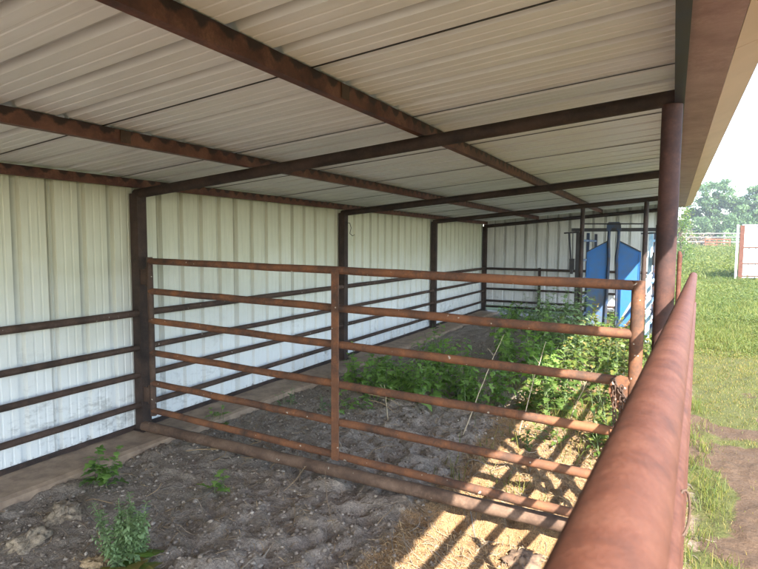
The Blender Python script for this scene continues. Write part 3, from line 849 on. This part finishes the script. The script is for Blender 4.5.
for i, (x, y, h, lab) in enumerate([(-2.95, 11.3, .4, 'shaded weed at the back corner of the shed'), (-2.3, 9.6, .45, 'shaded weed before the short end-wall post'), (-2.55, 10.6, .35, 'low weed below the end-wall rails'), (-1.75, 9.0, .55, 'shaded weed left of the left inner post'), (-0.95, 8.7, .6, 'weed at the foot of the blue doors')]):
    weed('leafy_weed', x, y, h, .3, 8, 'lobed', .12, lab, 'weed', seed=30 + i, tone=.45, gap=.09)
for i, (x, y, h, k_, m_, tn, lab) in enumerate([(-0.20, 4.2, .55, 'oval', 'leaf_bright', .6, 'thin sunlit weed right below the gate latch'), (-0.42, 4.6, .5, 'broad', 'leaf_bright', .75, 'yellowing sunlit weed just left of the gate latch'),
        (-0.78, 6.6, .85, 'lobed', 'leaf_bright', .6, 'tall fresh green weed reaching the second gate rail near its right end'), (-0.22, 6.2, .8, 'oval', 'leaf_bright', .55, 'leafy sunlit weed filling the gap between gate end and front post'), (-1.5, 8.2, 1.0, 'lobed', 'leaf_sage', .5, 'tall grey-green weed left of the left blue door'),
        (-0.62, 7.6, .95, 'broad', 'leaf_bright', .8, 'tall yellow-leaved weed below the right blue door')]):
    weed('sunlit_weed' if m_ == 'leaf_bright' else 'tall_weed', x, y, h, .22, 8, k_, .115 if k_ == 'lobed' else .085, lab, 'weed', m_, seed=60 + i, tone=tn, gap=.075)
# low shaded green behind: through the gap under the end wall grow bright weeds outside
for i, (x, lab) in enumerate([(-3.2, 'bright weed outside, seen under the end wall by the back corner'), (-2.5, 'bright weed outside, seen under the end wall below its short post'), (-1.8, 'bright weed outside, seen under the end wall toward the blue chute')]):
    weed('sunlit_weed', x, 12.9, .4, .35, 9, 'broad', .09, lab, 'weed', 'leaf_bright', seed=40 + i, gap=.08)

# dry stalks standing
for i, (p0, p1, lab) in enumerate([((-1.45, 4.20), (-1.28, 4.75, 0.75), 'long pale dry stalk leaning to the right across the weeds'),
                                   ((-1.05, 4.40), (-0.92, 4.75, 0.72), 'shorter dry stalk beside the weeds at the sunlight edge'),
                                   ((-2.16, 4.25), (-2.20, 4.25, 0.30), 'thin dry stalk standing behind the gate centre upright'),
                                   ((-0.75, 4.9), (-0.55, 4.8, 0.50), 'dry stalk leaning behind the sunlit end of the gate')]):
    z0 = float(ground(*p0))
    mb = MB(); pts = line((p0[0], p0[1], z0), p1, 8, sag=-0.02, wob=0.006); mb.tube(pts, [0.006 * (1 - 0.6 * k / 8) for k in range(9)], 6)
    q = pts[5]
    mb.tube([q, q + Vector((0.05, 0, 0.08))], 0.002, 4); q = pts[6]; mb.tube([q, q + Vector((-0.06, 0.01, 0.06))], 0.002, 4)
    tag(mb.build('dry_stalk', M['dry_stalk']), lab, 'dry stalk')

# ------------------------------------------------------------------ clods, manure, chips
def lump(name, x, y, sx, sy, sz, m, label, cat, seed, wr=0.18, fr=9):
    mb = MB(); n1, n2 = 36, 20; vs = []; fs = []
    z0 = float(ground(x, y)) - 0.25 * sz
    for i in range(n2 + 1):
        th = math.pi * i / n2
        for j in range(n1):
            ph = 2 * math.pi * j / n1
            d = Vector((math.sin(th) * math.cos(ph), math.sin(th) * math.sin(ph), math.cos(th)))
            q = 1 + wr * 2 * (float(vnoise(d.x * 2 + seed, d.y * 2 + d.z * 1.3, 1.3, seed)) - .5) + wr * 1.4 * (float(vnoise(d.x * 2 + d.z, d.y * 2 - d.z + 3, fr / 3, seed + 1)) - .5) + wr * .6 * (float(vnoise(d.x * 2 - d.z, d.y * 2 + d.z, fr, seed + 2)) - .5)
            vs.append((d.x * sx * q, d.y * sy * q, max(-0.3, d.z) * sz * q))
    for i in range(n2):
        for j in range(n1):
            a = i * n1 + j; b_ = i * n1 + (j + 1) % n1
            fs.append((a, b_, b_ + n1, a + n1))
    mb.add(vs, fs, True)
    o = mb.build(name, m); o.location = (x, y, z0 + 0.1 * sz); o.rotation_euler.z = seed
    return tag(o, label, cat)
lump('dung_pat', -3.02, 1.86, 0.085, 0.105, 0.075, M['manure'], 'wrinkled dry brown dung pat on the dirt below the footing, left', 'dung', 51, .35, 14)
lump('dung_pat', -2.92, 1.60, 0.11, 0.07, 0.055, M['manure'], 'flatter grey dung pat at the lower left edge', 'dung', 52, .35, 14)
lump('dung_pat', -2.72, 2.12, 0.05, 0.06, 0.03, M['clod'], 'small grey clod right of the dark green seedling', 'clod', 53, .35, 14)
lump('straw_lump', -2.44, 1.64, 0.07, 0.045, 0.035, M['straw_clump'], 'tan fibrous lump beside the pigweed at the lower left', 'straw lump', 54, .4, 16)
lump('clod', -0.58, 2.60, 0.10, 0.09, 0.035, M['clod_brown'], 'brown sunlit clod in the straw by the near rail, before the ground pipe', 'clod', 55, .3, 14)

# crumbs: small angular bits of soil (uncountable)
def scatter_crumbs(n, xr_, yr_, smin, smax, dens, seed):
    r = np.random.default_rng(seed)
    X = r.uniform(*xr_, n); Y = yr_[0] + (yr_[1] - yr_[0]) * r.random(n) ** 1.4
    keep = r.random(n) < dens(X, Y); X = X[keep]; Y = Y[keep]; n = len(X)
    Z = ground(X, Y); s = smin * (smax / smin) ** (r.random(n) ** 2.2)
    base = np.array([[1, 0, 0], [0, 1, 0], [-1, 0, 0], [0, -1, 0], [0, 0, 1], [0, 0, -1], [.6, .6, .5], [-.6, .5, .6]])
    F0 = np.array([[6, 0, 1], [6, 1, 4], [6, 4, 0], [1, 2, 7], [2, 4, 7], [4, 1, 7], [2, 3, 4], [3, 0, 4], [0, 5, 1], [1, 5, 2], [2, 5, 3], [3, 5, 0]])
    V = base[None] * (s[:, None, None] * r.uniform(.5, 1.2, (n, 8, 3)))
    V[:, :, 2] *= .7
    a = r.uniform(0, 6.28, n); ca_, sa = np.cos(a)[:, None], np.sin(a)[:, None]
    x = V[:, :, 0] * ca_ - V[:, :, 1] * sa; y = V[:, :, 0] * sa + V[:, :, 1] * ca_
    V = np.stack([x + X[:, None], y + Y[:, None], V[:, :, 2] + Z[:, None] + .15 * s[:, None]], -1).reshape(-1, 3)
    F = (F0[None] + (np.arange(n) * 8)[:, None, None]).reshape(-1, 3)
    return V, F, np.repeat(np.clip(r.normal(.5, .25, n), 0, 1), 8)
def dens_in(X, Y): return np.where(X > -1.3, .12, 1.0) * np.where((X > -3.4) & (X < -0.05), 0.35 + 0.65 * sstep(.35, .6, vnoise(X, Y, 1.7, 61)), 0.0)
V, F, vals = scatter_crumbs(2600, (-2.7, -0.3), (1.2, 6.0), .009, .028, lambda X, Y: np.where(X < -1.2, .9 * sstep(.4, .6, vnoise(X, Y, 2.1, 63)), .15), 8)
V[:, 2] -= .004
tag(fastmesh('soil_clods', V, F, vals, M['crumbs']), 'trampled grey clods of dried mud on the shed floor', 'soil', kind='stuff')
V, F, vals = scatter_crumbs(42000, (-3.5, 1.2), (1.0, 8.5), .0028, .021, dens_in, 5)
tag(fastmesh('loose_soil', V, F, vals, M['crumbs']), 'loose crumbs of dry soil scattered over the dirt floor', 'soil', kind='stuff')

# straw and twigs
def straws(n, xr_, yr_, lmin, lmax, dens, seed, wd=.0014, lift=.012, vmean=.5):
    r = np.random.default_rng(seed)
    X = r.uniform(*xr_, n); Y = yr_[0] + (yr_[1] - yr_[0]) * r.random(n) ** 1.3
    keep = r.random(n) < dens(X, Y); X = X[keep]; Y = Y[keep]; n = len(X)
    L = lmin * (lmax / lmin) ** (r.random(n) ** 1.8); a = r.uniform(0, 6.28, n); cv = r.normal(0, .9, n)
    K = 5; vs = []
    px, py = X.copy(), Y.copy(); ang = a.copy()
    tilt = r.uniform(0, 1, n) ** 3 * .5
    wdt = wd * r.uniform(.6, 1.6, n)
    for k in range(K):
        g = ground(px, py) + .003 + lift * r.random(n) * .3 + tilt * L * k / (K - 1) + .006 * np.sin(k * 1.3 + a)
        nxp, nyp = -np.sin(ang) * wdt, np.cos(ang) * wdt
        vs.append(np.stack([px - nxp, py - nyp, g], -1)); vs.append(np.stack([px, py, g + wdt * 1.5], -1)); vs.append(np.stack([px + nxp, py + nyp, g], -1))
        px = px + np.cos(ang) * L / (K - 1); py = py + np.sin(ang) * L / (K - 1); ang = ang + cv / (K - 1)
    V = np.stack(vs, 1).reshape(-1, 3)
    f = []
    for k in range(K - 1):
        for s_ in (0, 1):
            f.append([k * 3 + s_, k * 3 + s_ + 1, (k + 1) * 3 + s_ + 1, (k + 1) * 3 + s_])
    F = (np.array(f)[None] + (np.arange(n) * K * 3)[:, None, None]).reshape(-1, 4)
    return V, F, np.repeat(np.clip(r.normal(vmean, .22, n), 0, 1), K * 3)
def dens_s(X, Y): return np.where(X > -3.45, np.where(X > -1.25, 0.45, 0.16 + .3 * sstep(.5, .75, vnoise(X, Y, 1.3, 62))), 0)
V, F, vals = straws(24000, (-3.5, 0.15), (1.0, 8.0), .02, .16, dens_s, 6, vmean=.55)
tag(fastmesh('straw', V, F, vals, M['straw']), 'dry straw and stems lying over the shed floor', 'straw', kind='stuff')
V, F, vals = straws(6000, (-1.3, -0.05), (1.8, 4.4), .015, .07, lambda X, Y: np.ones_like(X), 16, wd=.0011, lift=.004, vmean=.9)
tag(fastmesh('straw', V, F, vals, M['straw']), 'thick mat of pale straw in the sunlit strip before the gate', 'straw', kind='stuff')
V, F, vals = straws(150, (-3.2, -.2), (1.3, 6), .15, .45, lambda X, Y: np.ones_like(X), 9, wd=.0026, lift=.03, vmean=.6)
tag(fastmesh('twigs', V, F, vals, M['straw']), 'long dry stems and twigs lying across the dirt', 'twigs', kind='stuff')

# ------------------------------------------------------------------ grass
def blades(n, X, Y, h, wd, seed, vmean=.5, vsd=.22):
    r = np.random.default_rng(seed); n = len(X)
    Z = ground(X, Y) - .005; a = r.uniform(0, 6.28, n); b_ = r.uniform(0, 6.28, n); lean = h * r.uniform(.1, .9, n)
    wx, wy = np.cos(a) * wd, np.sin(a) * wd; lx, ly = np.cos(b_) * lean, np.sin(b_) * lean
    v0 = np.stack([X - wx, Y - wy, Z], -1); v1 = np.stack([X + wx, Y + wy, Z], -1)
    v2 = np.stack([X + wx * .7 + lx * .35, Y + wy * .7 + ly * .35, Z + h * .6], -1); v3 = np.stack([X - wx * .7 + lx * .35, Y - wy * .7 + ly * .35, Z + h * .6], -1)
    v4 = np.stack([X + lx, Y + ly, Z + h * .95], -1); v5 = np.stack([X + lx + wx * .1, Y + ly + wy * .1, Z + h * .95], -1)
    V = np.stack([v0, v1, v2, v3, v5, v4], 1).reshape(-1, 3)
    F = (np.array([[0, 1, 2, 3], [3, 2, 4, 5]])[None] + (np.arange(n) * 6)[:, None, None]).reshape(-1, 4)
    return V, F, np.repeat(np.clip(r.normal(vmean, vsd, n), 0, 1), 6)
def merge(parts):
    Vs, Fs, vs = [], [], []; o = 0
    for V, F, v in parts:
        Vs.append(V); Fs.append(F + o); vs.append(v); o += len(V)
    return np.concatenate(Vs), np.concatenate(Fs), np.concatenate(vs)
r = np.random.default_rng(3)
P_ = []
# short turf patches in front of the shed
n = 150000; X = r.uniform(-0.1, 4.5, n); Y = 1.5 + 11 * r.random(n) ** 1.1
_, g, _ = zones(X, Y); cl = sstep(.3, .65, vnoise(X, Y, 9, 71))
k = r.random(n) < (g * (.35 + .65 * cl) + .03); X = X[k]; Y = Y[k]
P_.append(blades(0, X, Y, r.uniform(.008, .035, len(X)) * (1 + .5 * sstep(6, 12, Y)), .0014 + .0003 * Y * .5, 4, .78, .25))
# taller tufts along the panel foot
n = 2200; cx_ = r.uniform(0.02, 0.30, 70); cy_ = r.uniform(2.2, 6.5, 70); q = r.integers(0, 70, n)
X = cx_[q] + r.normal(0, .035, n); Y = cy_[q] + r.normal(0, .05, n)
P_.append(blades(0, X, Y, r.uniform(.03, .12, n), .0018, 5, .5, .25))
V, F, vals = merge(P_)
tag(fastmesh('grass', V, F, vals, M['grass']), 'short patchy yellow-green grass on the bare ground outside the shed', 'grass', kind='stuff')
# rank weeds and long grass of the paddock
P_ = []
for (n, y0, y1, hh, wd, sd) in ((60000, 9.5, 16, .14, .004, 21), (90000, 13, 26, .27, .008, 22), (90000, 24, 64, .42, .02, 23)):
    Y = y0 + (y1 - y0) * r.random(n); X = r.uniform(-.3, 1, n) * 0 + r.uniform(-1.0, 1.0, n) * (.085 * Y + 2.5) + .09 * Y + .6
    ok = (X > .2) | (Y > 12.8); ok &= ~((X < -.3) & (Y < 12.6)); X = X[ok]; Y = Y[ok]
    cl = vnoise(X, Y, .9, 72) * .5 + vnoise(X, Y, 2.3, 73) * .5
    h = hh * (.25 + .9 * cl) * r.uniform(.4, 1.1, len(X))
    P_.append(blades(0, X, Y, h, wd, sd, .45, .2))
for (n, y0, y1, hh, ls, sd) in ((70000, 9.0, 16, .16, .016, 41), (70000, 13, 27, .34, .026, 42), (60000, 24, 60, .55, .055, 43)):
    rr_ = np.random.default_rng(sd)
    Y = y0 + (y1 - y0) * rr_.random(n); X = rr_.uniform(-1.0, 1.0, n) * (.085 * Y + 2.2) + .09 * Y + .6
    ok = ((X > .25) | (Y > 12.8)); X = X[ok]; Y = Y[ok]; m_n = len(X)
    hc = hh * sstep(.25, .75, vnoise(X, Y, 1.1, 82) * .6 + vnoise(X, Y, 2.9, 83) * .4) * sstep(y0 - .5, y0 + 3, Y)
    Z = ground(X, Y) + hc * rr_.random(m_n) ** .5 + .01
    u = rr_.normal(0, 1, (m_n, 3)); u[:, 2] *= .5; u /= np.linalg.norm(u, axis=1)[:, None]; w_ = np.cross(u, rr_.normal(0, 1, (m_n, 3)) + np.array([0, 0, 1.5])); w_ /= np.linalg.norm(w_, axis=1)[:, None]
    s_ = ls * rr_.uniform(.5, 1.3, m_n)[:, None]; P0 = np.stack([X, Y, Z], -1)
    V = np.stack([P0 - u * s_, P0 + w_ * s_ * .45, P0 + u * s_, P0 - w_ * s_ * .45], 1).reshape(-1, 3)
    tn = np.clip(.35 + .5 * (vnoise(X, Y, .5, 84) - .4) + rr_.normal(0, .16, m_n), 0, 1)
    P_.append((V, np.arange(m_n * 4).reshape(-1, 4), np.repeat(tn, 4)))
V, F, vals = merge(P_)
tag(fastmesh('tall_grass', V, F, vals, M['grass']), 'rank bright green weeds and long grass filling the paddock beyond the shed', 'grass', kind='stuff')
# grass among the weeds inside the sunlit front of the shed
n = 9000; X = r.uniform(-1.5, 0.05, n); Y = 3.3 + 9 * r.random(n) ** 1.2; k = r.random(n) < sstep(.35, .7, vnoise(X, Y, 2.4, 75)) * (.25 + .75 * sstep(4.2, 5, Y)) * sstep(-1.7, -.9, X + .08 * (Y - 4)); X = X[k]; Y = Y[k]
V, F, vals = blades(0, X, Y, r.uniform(.04, .2, len(X)), .0028, 31, .6, .25)
tag(fastmesh('grass', V, F, vals, M['grass']), 'wispy grass growing through the straw beyond the gate', 'grass', kind='stuff')

# ------------------------------------------------------------------ white sheeted windbreak on the right
wb = empty('windbreak_panel', 'white sheet-metal windbreak panel with rusty posts standing in the paddock', 'windbreak', (2.1, 24.0, 0.2))
W = At(wb); wz = 0.28
def wy_(x): return 24.0 + (x - 2.1) * 0.55
mb = MB(); mb.box((2.03, 23.96, wz), (2.10, 24.03, 2.26)); W.build(mb, 'edge_post', M['grey_post'])
mb = MB(); mb.box((2.135, 23.93, wz), (2.27, 24.05, 2.24)); W.build(mb, 'rusty_post', M['rust_near'])
mb = MB(); ribbed(mb, lambda w_, h_, l: (w_, wy_(w_) + 0.05 + h_, l), 2.20, 5.6, wz + 0.04, 2.24, nl=1); W.build(mb, 'sheet', M['white_sheet'])
for z in (2.255, 1.45, 0.86, 0.4):
    mb = MB(); mb.beam((2.2, wy_(2.2) + 0.02, z), (5.6, wy_(5.6) + 0.02, z), 0.035, 0.035 if z < 2 else 0.05); W.build(mb, 'frame_rail', M['rust_near'] if z < 2 else M['grey_post'])
mb = MB(); mb.box((5.6, wy_(5.6) - 0.06, wz - .1), (5.72, wy_(5.6) + 0.06, 2.3)); W.build(mb, 'rusty_post', M['rust_near'])

# ------------------------------------------------------------------ far fence, scrub and trees
ff = empty('far_fence', 'grey post-and-rail fence across the paddock before the trees', 'fence', (2, 58, 1.0))
Q = At(ff)
for x in range(-14, 30, 3):
    zg = float(ground(x, 58)); mb = MB(); mb.tube([(x, 58, zg - .2), (x + rnd.uniform(-.05, .05), 58, zg + 1.5)], 0.08, 8); Q.build(mb, 'post', M['grey_board'])
for z in (0.65, 1.05, 1.4):
    mb = MB(); mb.tube(line((-14, 57.9, 1.1 + z), (29, 57.9, 1.15 + z), 14, wob=.02), 0.045, 6); Q.build(mb, 'rail', M['grey_board'])
rg = empty('rusty_gate', 'rust-red pipe gate leaning on the far fence', 'gate', (3.6, 57, 1.1)); Q = At(rg)
for z in (.2, .45, .7, .95):
    mb = MB(); mb.beam((2.5, 57.2, 1.05 + z), (4.4, 57.2, 1.02 + z), .06, .12); Q.build(mb, 'rail', M['rust_bright'])
for x in (2.5, 3.4, 4.4):
    mb = MB(); mb.beam((x, 57.25, 1.0), (x, 57.25, 2.05), .08, .08, up=(0, 1, 0)); Q.build(mb, 'stile', M['rust_bright'])

def tree(x, y, H, Wd, label, seed, leafm='tree_leaf', n=17000, ls=.17, low=.03, name='leafy_tree', group='trees beyond the far fence'):
    rr = random.Random(seed); r = np.random.default_rng(seed); z0 = float(ground(x, y)) - .1
    root = empty(name, label, 'tree', (x, y, z0), group); T = At(root)
    mb = MB(); tips = []
    top = Vector((x + rr.uniform(-.3, .3), y, z0 + H * .6))
    mb.tube(line((x, y, z0), top, 6, wob=.08), [H * .022 * (1 - .12 * i) for i in range(7)], 8)
    for k in range(13):
        t_ = rr.uniform(.15, 1); p = Vector((x, y, z0)).lerp(top, t_); a = rr.uniform(0, 6.28)
        e = p + Vector((math.cos(a) * Wd * rr.uniform(.35, .85) * (1.2 - t_ * .5), math.sin(a) * Wd * rr.uniform(.35, .85), H * rr.uniform(.08, .34)))
        e.z = min(e.z, z0 + H * .97)
        mb.tube(line(p, e, 4, sag=-.1, wob=.06), [H * .009 * (1 - .2 * i) for i in range(5)], 5); tips.append(e); tips.append(p.lerp(e, .6))
    T.build(mb, 'trunk', M['bark'])
    # leaves in clumps about the limb tips
    for k in range(110):
        a = rr.uniform(0, 6.28); q = rr.random() ** .45; zz = rr.uniform(low, .95)
        wv_ = math.sin(math.pi * min(1, (zz * .85 + .12))) ** .6
        tips.append(Vector((x + math.cos(a) * Wd * q * wv_, y + math.sin(a) * Wd * q * wv_, z0 + H * zz)))
    C_ = np.array([tuple(p) for p in tips]); rad = r.uniform(.35, .8, len(C_)) * H * .12
    q = r.integers(0, len(C_), n); d = r.normal(0, 1, (n, 3)); d /= np.linalg.norm(d, axis=1)[:, None]
    P0 = C_[q] + d * (rad[q] * (r.random(n) ** .45))[:, None] * np.array([1.15, 1.15, .8])
    u = r.normal(0, 1, (n, 3)); u /= np.linalg.norm(u, axis=1)[:, None]; v_ = np.cross(u, d); v_ /= np.linalg.norm(v_, axis=1)[:, None] + 1e-6
    s = ls * r.uniform(.5, 1.2, n)[:, None]
    V = np.stack([P0 - u * s, P0 + v_ * s * .5, P0 + u * s, P0 - v_ * s * .5], 1).reshape(-1, 3) - np.array([x, y, z0])
    F = np.arange(n * 4).reshape(-1, 4)
    cl = np.clip(r.normal(.5, .18, len(C_)), 0, 1)
    o = fastmesh('crown', V, F, np.repeat(np.clip(cl[q] + r.normal(0, .12, n), 0, 1), 4), M[leafm]); o.parent = root
    return root
tree(4.0, 80, 8.6, 3.9, 'broad round-topped tree left of the white windbreak', 101)
tree(9.6, 82, 7.9, 3.2, 'tree rising over the left end of the white windbreak', 102)
tree(-1.2, 84, 8.0, 3.4, 'tree partly hidden by the shed eave', 103)
tree(14.5, 84, 8.2, 3.6, 'tree at the right edge above the white windbreak', 104)
tree(20.5, 86, 8.5, 3.6, 'tree farthest to the right', 105)
tree(-7.5, 86, 8.6, 3.8, 'tree farthest to the left behind the shed', 106)
tree(6.8, 88, 7.0, 3.2, 'lower tree in the dip between the two round-topped trees', 107)
tree(0.45, 31, 3.3, 0.42, 'yellow-green sapling just past the shed eave', 108, 'leaf_bright', 1800, .05, .15, 'sapling', None)
# brush along the fence
def shrub(x, y, h, wd, label, seed, m, n=700, ls=.1):
    r = np.random.default_rng(seed); z0 = float(ground(x, y)) - .05
    root = empty('shrub', label, 'shrub', (x, y, z0), 'brush along the far fence'); T = At(root)
    mb = MB()
    for k in range(7):
        a = r.uniform(0, 6.28); mb.tube(line((x, y, z0), (x + math.cos(a) * wd * .7, y + math.sin(a) * wd * .5, z0 + h * r.uniform(.5, .95)), 3, wob=.03), .015, 4)
    T.build(mb, 'stem', M['bark'])
    th = r.uniform(0, 6.28, n); q = r.random(n) ** .5; zz = r.random(n) ** .8
    P0 = np.stack([x + np.cos(th) * wd * q * (1.1 - .5 * zz), y + np.sin(th) * wd * q * .6, z0 + h * zz * (.8 + .25 * np.sin(th * 3 + seed))], -1)
    u = r.normal(0, 1, (n, 3)); u /= np.linalg.norm(u, axis=1)[:, None]; v_ = np.cross(u, r.normal(0, 1, (n, 3))); v_ /= np.linalg.norm(v_, axis=1)[:, None]
    s = ls * r.uniform(.5, 1.3, n)[:, None]
    V = np.stack([P0 - u * s, P0 + v_ * s * .5, P0 + u * s, P0 - v_ * s * .5], 1).reshape(-1, 3) - np.array([x, y, z0])
    o = fastmesh('foliage', V, np.arange(n * 4).reshape(-1, 4), np.repeat(np.clip(r.normal(.5, .2, n), 0, 1), 4), m); o.parent = root
for i, (x, y, h, wd, lab, m_) in enumerate([(1.3, 59.3, 1.7, .9, 'pale dry brush at the left end of the visible fence', 'straw'), (2.7, 59.6, 1.5, 1.0, 'tan dry brush behind the fence middle', 'straw'), (4.4, 59.4, 1.8, .9, 'green and tan brush behind the rust-red gate', 'leaf_sage'), (6.2, 59.8, 1.4, 1.1, 'low green brush left of the windbreak', 'leaf_sage'), (8.5, 60, 1.7, 1.3, 'green brush behind the windbreak', 'leaf_sage'), (-1.5, 60, 1.8, 1.3, 'green brush hidden behind the shed eave', 'leaf_sage')]):
    shrub(x, y, h, wd, lab, 200 + i, M[m_])

for i, (x, h, lab) in enumerate([(-3.0, 3.4, 'dense bush under the tree hidden by the eave'), (0.4, 3.2, 'dense bush under the left side of the round-topped tree'), (3.2, 3.6, 'dense bush at the foot of the broad round-topped tree'), (6.2, 3.8, 'dense bush filling the dip between the two trees'), (9.2, 3.4, 'dense bush behind the left end of the windbreak'), (12.4, 3.6, 'dense bush behind the middle of the windbreak'), (15.8, 3.4, 'dense bush behind the right part of the windbreak')]):
    shrub(x, 74 + (i % 3), h, 2.4, lab, 300 + i, M['tree_leaf'], n=5200, ls=.14)
# thin summer haze over the paddock
mh = bpy.data.materials.new('haze'); mh.use_nodes = True; t = mh.node_tree
for n_ in list(t.nodes):
    if n_.type != 'OUTPUT_MATERIAL': t.nodes.remove(n_)
pv = t.nodes.new('ShaderNodeVolumePrincipled'); pv.inputs['Color'].default_value = (0.92, 0.95, 1.0, 1); pv.inputs['Density'].default_value = 0.0013
pv.inputs['Anisotropy'].default_value = 0.2
t.links.new(pv.outputs[0], t.nodes['Material Output'].inputs['Volume'])
mb = MB(); mb.box((-950, -950, -1.6), (950, 1480, 11.5))
hz_ = mb.build('haze', mh); tag(hz_, 'thin pale summer haze', 'haze', kind='stuff'); hz_.display_type = 'WIRE'

S.render.engine = 'CYCLES'
